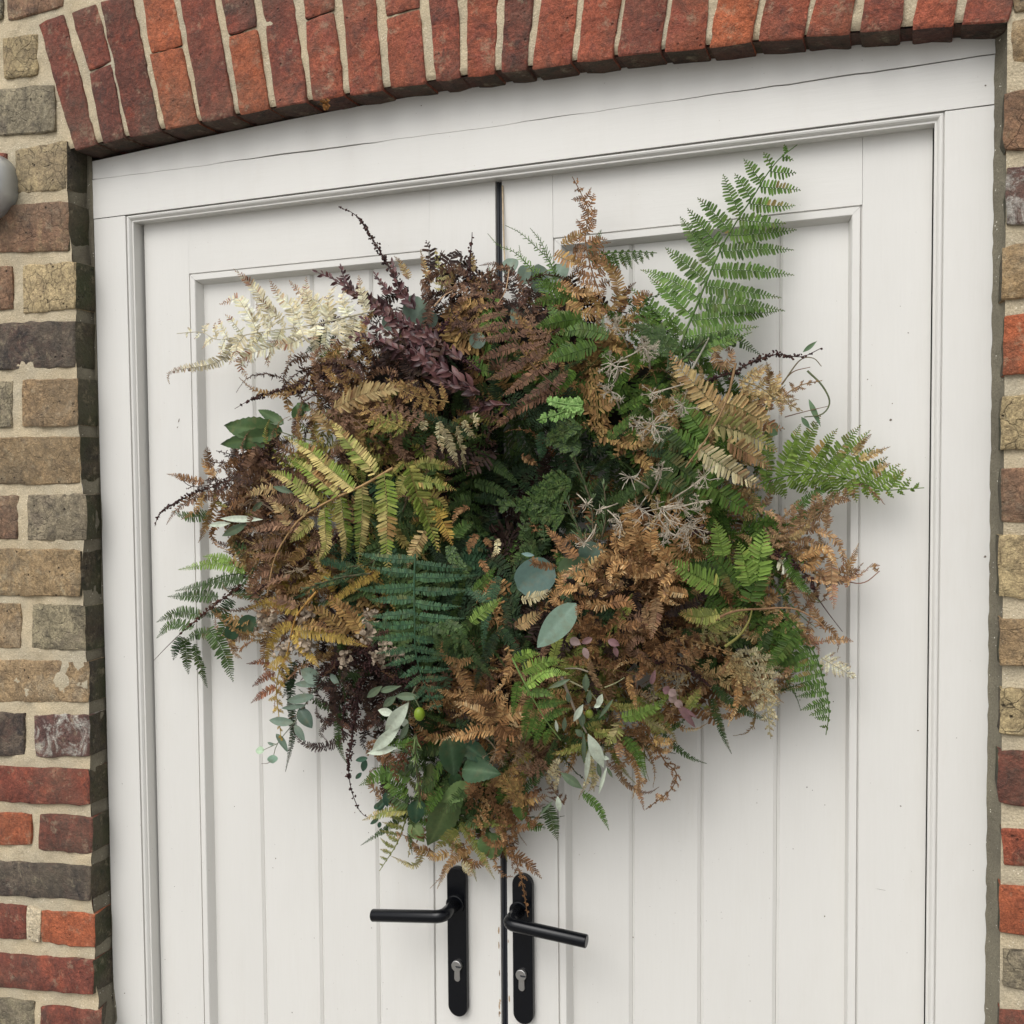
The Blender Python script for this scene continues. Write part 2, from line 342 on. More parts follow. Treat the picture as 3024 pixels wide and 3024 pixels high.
# arch bricks traced on the wall face: (top-left, top-right, bottom-right, bottom-left) photo px, colour, snapped joint
AR = [((114,73),(190,45),(285,425),(221,449),'deep',None), ((209,40),(286,19),(368,404),(303,430),'brownred',((262,214),(328,185))),
 ((297,3),(390,-8),(472,393),(381,403),'brownred',None), ((421,0),(513,0),(586,372),(491,390),'orange',((443,160),(538,137))),
 ((533,0),(634,0),(693,345),(597,367),'deep',None), ((652,0),(750,0),(795,322),(708,341),'orange',((677,110),(760,82))),
 ((771,0),(864,0),(909,304),(815,321),'deep',None), ((893,0),(989,0),(1018,288),(925,301),'red',((902,62),(987,31))),
 ((1012,0),(1108,0),(1130,268),(1034,286),'red',None), ((1135,0),(1244,0),(1257,250),(1152,263),'red',((1139,52),(1239,25))),
 ((1268,0),(1351,0),(1361,224),(1286,239),'deep',None), ((1380,0),(1470,0),(1460,221),(1377,221),'red',None),
 ((1491,0),(1574,0),(1556,211),(1478,221),'brownred',None), ((1599,0),(1705,0),(1687,188),(1568,213),'red',None),
 ((1725,0),(1832,0),(1810,176),(1701,188),'red',None), ((1848,0),(1970,0),(1952,154),(1822,177),'deep',None),
 ((1985,0),(2092,0),(2082,142),(1962,156),'red',None), ((2120,0),(2241,0),(2221,127),(2092,152),'orange',None),
 ((2260,0),(2392,0),(2372,111),(2234,121),'red',None), ((2411,0),(2526,0),(2510,102),(2380,106),'red',None),
 ((2555,0),(2668,0),(2663,90),(2537,99),'deep',None), ((2710,0),(2828,0),(2816,82),(2690,88),'red',None),
 ((2855,0),(2995,0),(2979,68),(2837,84),'deep',None)]
ip = np.array([W2(*a[3]) for a in AR]+[W2(*a[2]) for a in AR])
ICO = np.polyfit(ip[:, 0], ip[:, 1], 3); zi = lambda x: float(np.polyval(ICO, x))
ARCH_H = float(np.linalg.norm(np.array(W2(*AR[0][0]))-np.array(W2(*AR[0][3]))))
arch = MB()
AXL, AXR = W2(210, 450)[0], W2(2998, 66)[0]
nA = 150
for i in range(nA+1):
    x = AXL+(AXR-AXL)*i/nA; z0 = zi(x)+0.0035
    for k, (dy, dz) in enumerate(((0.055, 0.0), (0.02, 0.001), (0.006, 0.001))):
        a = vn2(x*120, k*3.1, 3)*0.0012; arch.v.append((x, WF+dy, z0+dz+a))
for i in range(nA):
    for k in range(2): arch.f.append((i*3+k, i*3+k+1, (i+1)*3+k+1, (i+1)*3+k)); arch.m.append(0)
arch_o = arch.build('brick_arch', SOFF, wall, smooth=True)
tag(arch_o, 'segmental arch of red bricks on edge over the door')
def lerp2(a, b_, t): return (a[0]+(b_[0]-a[0])*t, a[1]+(b_[1]-a[1])*t)
for a in AR:
    TL, TR, BR, BL = [np.array(W2(*p)) for p in a[:4]]
    BL[1] = .25*BL[1]+.75*zi(BL[0]); BR[1] = .25*BR[1]+.75*zi(BR[0])
    L1, L2 = TL-BL, TR-BR
    TL = BL+L1/np.linalg.norm(L1)*ARCH_H; TR = BR+L2/np.linalg.norm(L2)*ARCH_H
    if a[5]:
        s1, s2 = np.array(W2(*a[5][0])), np.array(W2(*a[5][1])); g_ = np.array([0, 0.0012])
        other = {'orange': 'orange', 'brownred': 'deep', 'red': 'red', 'deep': 'brownred'}[a[4]]
        if a is AR[5]: other = 'brownred'
        brick((TL, TR, s2+g_, s1+g_), other, arch_o, dark_side=('bottom',), chips=.005)
        brick((s1-g_, s2-g_, BR, BL), a[4], arch_o, dark_side=('bottom',), chips=.005)
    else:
        brick((TL, TR, BR, BL), a[4], arch_o, dark_side=('bottom',), chips=.005)

# jamb bricks, left of the door: y top/bottom at the left picture edge, y top/bottom at the right end, x range (photo px)
LB = [ # xl, xr, (ytl, ytr, ybr, ybl), kind
 (21,186,(-88,-92,20,62),'brown'), (-200,8,(-60,-85,58,70),'grey'),
 (12,110,(115,97,222,236),'yellow'), (-190,-6,(140,118,170,190),'grey'),
 (-260,163,(285,250,391,420),'grey'),
 (44,199,(444,415,558,572),'yellow'), (-160,20,(470,448,575,590),'deep'),
 (-270,204,(628,594,741,752),'brown'),
 (68,224,(783,771,912,927),'yellow'), (-190,36,(800,784,912,924),'brown'),
 (-270,222,(968,944,1086,1100),'black'),
 (67,232,(1120,1117,1258,1260),'tan'), (-190,37,(1128,1124,1262,1262),'grey'),
 (-270,236,(1292,1289,1430,1432),'tan'),
 (80,253,(1460,1457,1597,1598),'grey'), (-190,51,(1464,1462,1594,1594),'brown'),
 (-270,243,(1622,1622,1762,1758),'tan'),
 (94,252,(1784,1788,1924,1916),'grey'), (-190,62,(1778,1781,1914,1908),'tan'),
 (-270,260,(1944,1952,2078,2066),'tan'),
 (101,266,(2110,2112,2234,2236),'white'), (-190,73,(2098,2104,2232,2226),'black'),
 (-270,265,(2252,2272,2380,2352),'deep'),
 (117,275,(2402,2412,2522,2508),'brownred'), (-190,93,(2392,2404,2498,2486),'orange'),
 (-270,270,(2528,2556,2660,2628),'black'),
 (122,282,(2686,2700,2800,2784),'orange'), (-190,77,(2655,2674,2778,2756),'deep'), (80,121,(2676,2686,2784,2776),'chalk'),
 (-270,281,(2800,2832,2938,2890),'deep'),
 (122,300,(2968,2984,3110,3090),'deep'), (-190,101,(2924,2958,3075,3040),'grey'),
 (-270,285,(3110,3130,3240,3220),'brown'),
]
lx = []; 
for xl, xr, (a, b_, c_, d), kind in LB:
    q = (W2(xl, a), W2(xr, b_), W2(xr, c_), W2(xl, d))
    jamb = xr > 180
    if jamb and a > 300: lx.append((0.5*(q[1][1]+q[2][1]), 0.5*(q[1][0]+q[2][0])))
    brick(q, kind, wall, dark_side=('right',) if jamb and a > 300 else None, wob=0.003)
    if xl <= -190:                                   # the next brick along, just out of the picture
        sl = (b_-a)/(xr-xl); x1, x0 = xl-26, -520 if xl < -200 else -480
        brick((W2(x0, a+sl*(x0-xl)), W2(x1, a+sl*(x1-xl)), W2(x1, d+sl*(x1-xl)), W2(x0, d+sl*(x0-xl))), ('tan', 'brown', 'grey', 'yellow')[len(lx) % 4] if a < 2200 else ('deep', 'red', 'brown')[len(lx) % 3], wall, wob=0.003)
# right of the door
RB = [(2996,(-60,38),'tan'), (2988,(58,188),'tan'), (2964,(268,448),'brown'), (2972,(494,666),'white'), (2957,(722,882),'tan'), (2962,(930,1106),'orange'),
 (2954,(1168,1330),'yellow'), (2955,(1382,1542),'brown'), (2948,(1578,1764),'yellow'), (2949,(1826,1966),'tan'), (2950,(2030,2172),'yellow'),
 (2946,(2218,2376),'brownred'), (2958,(2446,2556),'red'), (2950,(2614,2760),'orange'), (2962,(2800,2918),'grey'), (2946,(2982,3120),'deep'), (2948,(3190,3320),'brown')]
rx = []
for k, (x, (a, b_), kind) in enumerate(RB):
    xr = 3190 if k % 2 else 3420
    s = lambda xx, y: y+(y-1560)*(xx-2990)/9500.0
    q = (W2(x, s(x, a)), W2(xr, s(xr, a)), W2(xr, s(xr, b_)), W2(x, s(x, b_)))
    if a > 0: rx.append((0.5*(q[0][1]+q[3][1]), 0.5*(q[0][0]+q[3][0])))
    brick(q, kind, wall, wob=0.0035, dark_side=('left',))
    x1, x2 = xr+38, 4080
    brick((W2(x1, s(x1, a)), W2(x2, s(x2, a)), W2(x2, s(x2, b_)), W2(x1, s(x1, b_))), ('tan', 'brown', 'yellow', 'deep', 'grey', 'red')[k*5 % 6], wall, wob=0.0035)
lp = np.polyfit([p[0] for p in lx], [p[1] for p in lx], 1); rp = np.polyfit([p[0] for p in rx], [p[1] for p in rx], 1)
_l = sorted(lx); _lz = [p[0] for p in _l]; _lx = [p[1] for p in _l]
XL = lambda z: float(np.interp(z, _lz, _lx))-0.0005; XR = lambda z: float(np.polyval(rp, z))
# mortar: one bumpy sheet behind the brick faces, wrapped round both reveals and over the arch
mo = MB()
def grid(fn, nu, nv, flip=False):
    o = len(mo.v)
    for j in range(nv+1):
        for i in range(nu+1): mo.v.append(tuple(fn(i/nu, j/nv)))
    for j in range(nv):
        for i in range(nu):
            a = o+j*(nu+1)+i; f = (a, a+1, a+nu+2, a+nu+1)
            mo.f.append(f[::-1] if flip else f); mo.m.append(0)
def my(x, z): return WF+0.0022+vn2(x*36, z*36, 21)*(0.0030 if x < xa_ or x > xb_ else 0.0014)+vn2(x*120, z*120, 22)*0.0012
ZT = 2.34; xa_, xb_ = XL(1.9)+.02, XR(1.9)-.02
def fl(u, v_):
    z = GZ+(ZT-GZ)*v_; xr = min(XL(z)-0.002, 9) if z < zi(XL(1.9))-0.0 else XL(zi(XL(1.9)))-0.002
    x = -1.39+(xr+1.39)*u; return (x, my(x, z), z)
grid(fl, 100, 400)
def fr_(u, v_):
    z = GZ+(ZT-GZ)*v_; xl = XR(z)+0.002; x = xl+(1.09-xl)*u; return (x, my(x, z), z)
grid(fr_, 50, 400)
xa, xb = XL(zi(XL(1.9)))-0.002, XR(1.93)+0.004
def ft(u, v_):
    x = xa+(xb-xa)*u; z0 = zi(x)+0.007; z = z0+(ZT-z0)*v_; y = my(x, z)
    return (x, y+(0.004 if v_ < 0.012 else 0), z)
grid(ft, 300, 70)
def rl(u, v_):                                      # left reveal
    z = GZ+(1.945-GZ)*v_; y = WF+0.004+(0.075)*u
    x = (XL(z)-0.004)*(1-u)+(min(XL(z), JL(z))-0.0045)*u+vn2(y*60, z*60, 31)*0.0016+vn2(y*160, z*160, 32)*0.0008
    return (x, y, z)
mortar_o = mo.build('mortar', MORTAR, wall, smooth=True)
mo = MB(); grid(rl, 14, 380, False)
def rr(u, v_):                                      # pointing fillet on the right, from the frame to the brick arris
    z = GZ+(1.94-GZ)*v_
    a = np.array([JR(z)-0.0015+vn2(z*90, 0, 41)*0.0008, -0.001]); e = np.array([XR(z)+0.004+vn2(z*30, 0, 42)*0.002, WF+0.007]); mid = np.array([JR(z)+0.0105, -0.016])
    p = a*(1-u)**2+mid*2*u*(1-u)+e*u*u
    nn = (vn2(u*9, z*60, 43)*0.0016+vn2(u*22, z*160, 44)*0.0006)*(0.15+0.85*math.sin(math.pi*u))
    return (p[0]+nn, p[1]-nn, z)
grid(rr, 10, 380)
def ll(u, v_):                                      # small fillet on the left
    z = GZ+(1.945-GZ)*v_; a = np.array([XL(z)-0.004, WF+0.046]); e = np.array([JL(z)+0.0006+vn2(z*70, 0, 46)*0.0003, -0.001]); p = a*(1-u)+e*u
    nn = vn2(u*6, z*50, 47)*0.0012*math.sin(math.pi*u); return (p[0]+nn, p[1]-nn, z)
grid(ll, 6, 380)
mo.build('pointing', GREYM, wall, smooth=True)

# ------------------------------------------------------------------ door frame
D = 0.026                                            # face of the door leaves
frame = empty('door_frame', (0, 0, GZ))
tag(frame, 'cream painted timber door frame with arched top board under the bricks', 'door frame')
P0 = lambda x, y: tuple(at(x, y, 0.0)[[0, 2]])
top = [P0(*p) for p in [(268,497),(410,469),(560,438),(700,408),(976,350),(1300,291),(1650,244),(2000,199),(2230,170),(2424,148),(2644,130),(2809,121),(2943,121)]]
tc = np.polyfit([p[0] for p in top], [p[1] for p in top], 4)
crk = [P0(*p) for p in [(272,530),(569,492),(1000,437),(1481,367),(2000,296),(2424,233),(2638,203),(2942,159)]]
hj = [P0(*p) for p in [(274,644),(650,599),(1000,556),(1518,489),(2000,430),(2790,325),(2942,303)]]
hc = np.polyfit([p[0] for p in hj], [p[1] for p in hj], 1); cc = np.polyfit([p[0] for p in crk], [p[1] for p in crk], 2)
HJ = lambda x: float(np.polyval(hc, x)); CK = lambda x: float(np.polyval(cc, x))
xs = np.linspace(JL(1.93), JR(1.93), 70)
gap = lambda x: 0.0004+0.0009*max(0, vnoise(x*9, 5))
ckn = lambda x: CK(x)+vnoise(x*40, 3)*0.0008+vnoise(x*9, 4)*0.0008
mb = MB()
lo = [(x, ckn(x)+gap(x)) for x in xs]; hi = [(x, float(np.polyval(tc, x))+0.012) for x in xs[::-1]]
mb.prism(lo+hi, 0.0, 0.07); mb.build('arched_board', PAINT_H, frame)
mb = MB(); lo = [(x, HJ(x)) for x in xs]; hi = [(x, ckn(x)-gap(x)) for x in xs[::-1]]
mb.prism(lo+hi, -0.0006, 0.07); mb.build('head', PAINT_H, frame)
mb = MB(); mb.prism([(JL(1.8)+.001, HJ(-.7)+.02), (JR(1.8)-.001, HJ(.7)+.02), (JR(1.8)-.001, CK(.7)+.03), (JL(1.8)+.001, CK(-.7)+.03)], 0.006, 0.06); mb.build('head_core', CRACK, frame)
# opening line (quirk) of the frame
qL = fit_line([(379,1000),(367,640),(397,1616),(414,2324),(423,2700),(428,3024)], 0.0); qR = fit_line([(2790,325),(2786,1000),(2776,1500),(2766,2324),(2764,3024)], 0.0)
QL = lambda z: float(np.polyval(qL, z)); QR = lambda z: float(np.polyval(qR, z))
for side in (0, 1):
    mb = MB()
    if side == 0: xo, xi = JL, QL
    else: xo, xi = JR, QR
    zt = [HJ(xo(1.83))-0.0012, HJ(xi(1.83))-0.0012]
    pl = [(xo(GZ), GZ), (xi(GZ), GZ), (xi(1.83), zt[1]), (xo(1.83), zt[0])]
    mb.prism(pl if side == 0 else pl[::-1], 0.0, 0.07); mb.build('jamb', PAINT_V, frame, bevel=0.0008)
PROF = [(0.0, 0.012), (0.0, 0.0045), (0.0014, 0.0045), (0.0018, 0.0018), (0.0035, 0.0012), (0.0058, 0.0022), (0.0078, 0.0048), (0.0085, 0.0062), (0.0088, 0.0068), (0.0112, 0.0062), (0.0118, 0.0070), (0.0118, 0.075)]
ARC = 0.0118
cL, cR = (QL(HJ(-.65)), HJ(-.65)-.0006), (QR(HJ(.65)), HJ(.65)-.0006)
def bead(path_in, inward, name, m_):
    mb = MB(); path = [(p[0], 0.0, p[1]) for p in path_in]
    mb.sweep(path, PROF, [(np.array(a), np.array([0, 1, 0])) for a in inward]); mb.f = [f[::-1] for f in mb.f]
    return mb.build(name, m_, frame)
bead([(QL(GZ), GZ), cL], [(1, 0, 0), (1, 0, -1)], 'bead_moulding', PAINT_V)
bead([cL, cR], [(1, 0, -1), (-1, 0, -1)], 'bead_moulding', PAINT_H)
bead([cR, (QR(GZ), GZ)], [(-1, 0, -1), (-1, 0, 0)], 'bead_moulding', PAINT_V)
mb = MB(); mb.box(JL(1)-.03, JR(1)+.03, 0.10, 0.11, GZ, 2.0); mb.build('rebate_back', RUBBER, frame)

# ------------------------------------------------------------------ door leaves
def vline(pts, Y=D):
    c = fit_line(pts, Y); return lambda z: float(np.polyval(c, z))
EL = vline([(431,1000),(444,1435),(462,2243),(478,3024)]); EC0 = vline([(1462,549),(1478,2539),(1480,3024)])
EC1 = vline([(1482,549),(1497,2539),(1500,3024)]); ER = lambda z: QR(z)-ARC-0.0015
AL = vline([(556,808),(563,1000),(576,1652),(583,2026),(592,2400),(601,3024)]); BL_ = vline([(1270,737),(1286,2620),(1289,3024)])
BR_ = vline([(1633,702),(1648,2620),(1650,3024)]); AR_ = vline([(2547,604),(2535,2324),(2532,3024)])
PTL = [tuple(at(x, y, D)[[0, 2]]) for x, y in ((556,808),(1270,737))]; PTR = [tuple(at(x, y, D)[[0, 2]]) for x, y in ((1633,702),(2547,604))]
ptl = np.polyfit([p[0] for p in PTL], [p[1] for p in PTL], 1); ptr = np.polyfit([p[0] for p in PTR], [p[1] for p in PTR], 1)
LB_Z = GZ+0.03; RB_Z = GZ+0.19                        # bottom of leaf, top of bottom rail
def leaf(name, label, xo, xl, xr, xe, pt, grooves, j=0.00006):
    """xo..xe leaf edges, xl..xr panel edges (functions of z), pt panel-top line"""
    root = empty(name, (0.5*(xo(0.8)+xe(0.8)), D, LB_Z)); tag(root, label, 'door')
    zt = lambda x: HJ(x)-ARC-0.003+0.01
    PT = lambda x: float(np.polyval(pt, x))
    def stile(a, b_, ja, jb):
        mb = MB(); za, zb = zt(a(1.8)), zt(b_(1.8))
        mb.prism([(a(LB_Z)+ja, LB_Z), (b_(LB_Z)-jb, LB_Z), (b_(1.8)-jb, zb), (a(1.8)+ja, za)], D, D+0.044)
        mb.build('stile', PAINT_V, root, bevel=0.0003)
    stile(xo, xl, 0, j*.5); stile(xr, xe, j*.5, 0)
    mb = MB(); a, b_ = xl(1.75), xr(1.75)
    mb.prism([(a+j, PT(a)), (b_-j, PT(b_)), (b_-j, zt(b_)), (a+j, zt(a))], D+0.0001, D+0.044); mb.build('top_rail', PAINT_H, root)
    mb = MB(); a, b_ = xl(RB_Z), xr(RB_Z); mb.prism([(a+j, LB_Z), (b_-j, LB_Z), (b_-j, RB_Z), (a+j, RB_Z)], D+0.0003, D+0.044); mb.build('bottom_rail', PAINT_H, root, bevel=0.0006)
    # planted panel moulding, mitred
    pr = [(0.0, 0.030), (0.0, 0.003), (0.0016, 0.003), (0.0022, 0.0003), (0.0030, -0.0012), (0.0120, -0.0012), (0.0130, -0.0002), (0.0185, 0.0165), (0.0185, 0.030)]
    c = [(xl(RB_Z), RB_Z), (xl(1.73), PT(xl(1.73))), (xr(1.73), PT(xr(1.73))), (xr(RB_Z), RB_Z)]
    inw = [(1, 0, 1), (1, 0, -1), (-1, 0, -1), (-1, 0, 1)]
    for k in range(4):
        k2 = (k+1) % 4; mb = MB(); u = np.array(c[k2])-np.array(c[k]); u = u/np.linalg.norm(u)*0.0002
        pa, pb = np.array(c[k])+u, np.array(c[k2])-u
        mb.sweep([(pa[0], D, pa[1]), (pb[0], D, pb[1])], pr, [(np.array(inw[k]), np.array([0, 1, 0])), (np.array(inw[k2]), np.array([0, 1, 0]))])
        mb.f = [f[::-1] for f in mb.f]; mb.build('panel_moulding', PAINT_V if k % 2 == 0 else PAINT_H, root)
    # tongue-and-groove boards with V joints
    ed = [lambda z: xl(z)+0.004]+grooves+[lambda z: xr(z)-0.004]
    yb = D+0.0155; zb0, zb1 = RB_Z+0.004, max(PT(xl(1.7)), PT(xr(1.7)))-0.004
    zs = [zb0, zb1]
    for k in range(4):
        mb = MB(); vs = []; ch = 0.0042; dp = 0.0035
        for z in zs:
            a, b_ = ed[k](z), ed[k+1](z)
            ca, cb = (ch if k > 0 else 0), (ch if k < 3 else 0)
            vs += [(a+.0002, yb+(dp if ca else 0), z), (a+ca+.0003, yb, z), (b_-cb-.0003, yb, z), (b_-.0002, yb+(dp if cb else 0), z), (b_-.0002, yb+.015, z), (a+.0002, yb+.015, z)]
        mb.add(vs, [(0,1,7,6),(1,2,8,7),(2,3,9,8),(3,4,10,9),(4,5,11,10),(5,0,6,11),(6,7,8,9,10,11),(5,4,3,2,1,0)])
        mb.build('board', PAINT_V, root)
    return root
GL = [vline(p, D+0.0155) for p in ([(745,858),(772,2148),(786,3024)], [(923,1000),(943,2148),(952,3024)], [(1098,900),(1115,2330),(1121,3024)])]
GR = [vline(p, D+0.0155) for p in ([(1866,820),(1865,2347),(1866,3024)], [(2071,725),(2069,2347),(2068,3024)], [(2303,725),(2294,2199),(2289,3024)])]
leaf_l = leaf('door_leaf', 'cream boarded left door leaf with level black lever handle', EL, AL, BL_, EC0, ptl, GL)
leaf_r = leaf('door_leaf', 'cream boarded right door leaf with drooping black lever handle', EC1, BR_, AR_, ER, ptr, GR, j=0.00022)
mb = MB(); z1 = HJ(0)-ARC+.004
mb.prism([(EC0(LB_Z)+.0006, LB_Z), (EC1(LB_Z)-.0006, LB_Z), (EC1(1.8)-.0006, z1), (EC0(1.8)+.0006, z1)], D+0.006, D+0.02)
mb.prism([(EC0(LB_Z)+.002, LB_Z), (EC0(LB_Z)+.0042, LB_Z), (EC0(1.8)+.0042, z1), (EC0(1.8)+.002, z1)], D+0.0035, D+0.0058)
mb.build('weather_seal', RUBBER, leaf_l)
m, n, b = mat('bare_worn_wood'); v = coords(n, True, (40, 40, 3)); n.links.new(ramp(n, noise(n, v, 5.0, 6), [(0.3, lin(128, 100, 76)), (0.7, lin(196, 172, 140))]), b.inputs['Base Color']); b.inputs['Roughness'].default_value = 0.9; WORN = m
mb = MB()                                            # chipped paint along the meeting edges, low down
for k in range(26):
    z = 0.47+random.random()**1.5*0.22; s = random.uniform(.0008, .0022); hgt = random.uniform(.002, .009)
    if random.random() < .7: x = EC0(z)-random.uniform(0.001, .0035)
    else: x = EC1(z)+random.uniform(0.001, .003)
    pts = [(x+math.cos(a)*s*random.uniform(.6, 1.2), z+math.sin(a)*hgt*random.uniform(.5, 1)) for a in np.linspace(0, 2*math.pi, 7)[:-1]]
    mb.add([(p[0], D-0.0003, p[1]) for p in pts], [tuple(range(6))])
mb.build('paint_chips', WORN, leaf_l)['kind'] = 'stuff'

m, n, b = mat('dirt_speck'); b.inputs['Base Color'].default_value = (*lin(110, 100, 90), 1); b.inputs['Roughness'].default_value = 0.9; DIRT = m
def specks(root, pts, name='paint_specks'):
    mb = MB()
    for x, y, Y, s, asp, rot in pts:
        p = at(x, y, Y); k = 7
        pl = [(math.cos(2*math.pi*i/k)*s*random.uniform(.6, 1.1), math.sin(2*math.pi*i/k)*s*asp*random.uniform(.6, 1.1)) for i in range(k)]
        mb.add([(p[0]+a*math.cos(rot)-c_*math.sin(rot), p[1], p[2]+a*math.sin(rot)+c_*math.cos(rot)) for a, c_ in pl], [tuple(range(k))])
    o = mb.build(name, DIRT, root); o['kind'] = 'stuff'
rs = random.Random(5)
specks(leaf_r, [(rs.uniform(2560, 2720), rs.uniform(600, 3000), D-.0004, rs.uniform(.0006, .0014), rs.uniform(.6, 1), 0) for _ in range(7)]+[(rs.uniform(1720, 2480), rs.uniform(2050, 3000), D+.0150, rs.uniform(.0005, .0012), 1, 0) for _ in range(16)]
  +[(2602, 2627, D-.0004, .010, .022, -.06), (2630, 1240, D-.0004, .002, .8, 0)])
specks(leaf_l, [(rs.uniform(450, 560), rs.uniform(800, 3000), D-.0004, rs.uniform(.0006, .0014), rs.uniform(.6, 1), 0) for _ in range(10)]+[(rs.uniform(640, 1230), rs.uniform(2150, 3000), D+.0150, rs.uniform(.0005, .0012), 1, 0) for _ in range(14)]+[(528, 1242, D-.0004, .004, .35, 1.2), (524, 1262, D-.0004, .002, .5, 1.0)])
specks(frame, [(rs.uniform(2800, 2900), rs.uniform(500, 3000), -.0004, rs.uniform(.0004, .0010), rs.uniform(.6, 1), 0) for _ in range(4)]+[(rs.uniform(300, 370), rs.uniform(800, 3000), -.0004, rs.uniform(.0005, .0010), 1, 0) for _ in range(3)]+[(2910, 252, -.0012, .0014, .8, 0), (1244, 312, -.0004, .0013, .8, 0), (2909, 1644, -.0004, .0018, .9, 0), (368, 2933, -.0004, .0015, .8, 0)])

# ------------------------------------------------------------------ lever handles
def ring_tube(mb, pts, r, seg=20, cap=True):
    pts = [np.array(p, float) for p in pts]; n = len(pts); prevA = None; rs = r if hasattr(r, '__len__') else [r]*n
    o = len(mb.v)
    for i, p in enumerate(pts):
        t = pts[min(i+1, n-1)]-pts[max(i-1, 0)]; t = t/np.linalg.norm(t)
        a = np.cross(t, [0, 0, 1]) if prevA is None else prevA-t*np.dot(prevA, t)
        if np.linalg.norm(a) < 1e-5: a = np.cross(t, [1, 0, 0])
        a = a/np.linalg.norm(a); prevA = a; b_ = np.cross(t, a)
        for k in range(seg):
            th = 2*math.pi*k/seg; mb.v.append(tuple(p+(a*math.cos(th)+b_*math.sin(th))*rs[i]))
    for i in range(n-1):
        for k in range(seg):
            k2 = (k+1) % seg; mb.f.append((o+i*seg+k, o+i*seg+k2, o+(i+1)*seg+k2, o+(i+1)*seg+k)); mb.m.append(0)
    if cap:
        mb.f.append(tuple(o+k for k in range(seg))[::-1]); mb.m.append(0); mb.f.append(tuple(o+(n-1)*seg+k for k in range(seg))); mb.m.append(0)
def handle(root, top_px, bot_px, hw, spin_px, bar_end, cyl_px):
    yf = D-0.011
    tp, bp = at(*top_px, yf), at(*bot_px, yf); x = 0.5*(tp[0]+bp[0]); z1, z0 = tp[2], bp[2]
    out = []
    for k in range(17): a = math.pi*k/16; out.append((x+math.cos(a)*hw, z1-hw+math.sin(a)*hw))
    for k in range(17): a = math.pi+math.pi*k/16; out.append((x+math.cos(a)*hw, z0+hw+math.sin(a)*hw))
    mb = MB(); mb.prism(out, yf, D-0.0003); pl = mb.build('handle_plate', BLACK, root, bevel=0.002, seg=3)
    sp = at(*spin_px, yf); y1 = yf-0.047
    mb = MB(); ring_tube(mb, [(sp[0], yf+.001, sp[2]), (sp[0], yf-.003, sp[2]), (sp[0], yf-.0035, sp[2])], [0.0150, .0150, .0135], 28)
    mb.build('rose', BLACK, pl, smooth=False)
    e = at(*bar_end, y1); c = np.array([sp[0], y1, sp[2]]); d = e-c; d = d/np.linalg.norm(d); rr_ = 0.0096
    pts = [(sp[0], yf, sp[2]), (sp[0], y1+.012, sp[2])]
    for k in range(1, 6):
        a = k/6*math.pi/2; pts.append(c+np.array([0, .012, 0])*(1-math.sin(a))+d*.012*(1-math.cos(a)))
    pts += [c+d*.014, e-d*.0015, e-d*.0004, e]
    mb = MB(); ring_tube(mb, pts, [rr_]*(len(pts)-2)+[rr_*.96, rr_*.86], 28)
    mb.build('lever', BLACK, pl, smooth=True).data.polygons[-1].use_smooth = False
    cp = at(*cyl_px, yf)
    mb = MB(); pf = []
    for k in range(21): a = -R(58)+k/20*R(296); pf.append((cp[0]+math.cos(a)*.0085, cp[2]+math.sin(a)*.0085))
    for k in range(9): a = math.pi+k/8*math.pi; pf.append((cp[0]+math.cos(a)*.005, cp[2]-.0205+math.sin(a)*.005))
    mb.prism(pf, yf-.0022, yf+.004); cy = mb.build('lock_cylinder', NICKEL, pl, bevel=0.0006)
    mb = MB(); ring_tube(mb, [(cp[0], yf-.0023, cp[2]), (cp[0], yf-.0045, cp[2]), (cp[0], yf-.0049, cp[2])], [.0084, .0084, .0076], 28); 
    plug = mb.build('lock_plug', NICKEL, pl)
    mb = MB(); mb.box(cp[0]-.001, cp[0]+.0080, yf-.0053, yf-.0049, cp[2]-.0011, cp[2]+.0007)
    for k in range(3): mb.box(cp[0]+.0005+k*.0022, cp[0]+.0016+k*.0022, yf-.0053, yf-.0049, cp[2]-.0021, cp[2]-.0011)
    mb.build('keyway', RUBBER, pl)
handle(leaf_l, (1347,2562), (1350,3003), 0.0162, (1345,2671), (1100,2703), (1351,2850))
handle(leaf_r, (1541,2583), (1544,3026), 0.0162, (1533,2690), (1733,2780), (1541,2877))

# ------------------------------------------------------------------ wall lamp, cut by the left picture edge
lc = at(-77, 539, WF-0.04)
lamp = empty('wall_lamp', (lc[0], WF, lc[2])); tag(lamp, 'round stainless steel wall lamp cut off by the left picture edge', 'wall lamp')
mb = MB(); ring_tube(mb, [(lc[0], WF+.002, lc[2]), (lc[0], WF-.030, lc[2]), (lc[0], WF-.040, lc[2]), (lc[0], WF-.046, lc[2]), (lc[0], WF-.049, lc[2]), (lc[0], WF-.0495, lc[2])],
                     [.058, .0585, .057, .053, .047, .044], 64)
mb.build('lamp_body', STEEL, lamp, smooth=True)
mb = MB(); ring_tube(mb, [(lc[0], WF-.0490, lc[2]), (lc[0], WF-.052, lc[2]), (lc[0], WF-.056, lc[2]), (lc[0], WF-.0575, lc[2])], [.043, .040, .026, .004], 48)
mb.build('lens', LENS, lamp, smooth=True)

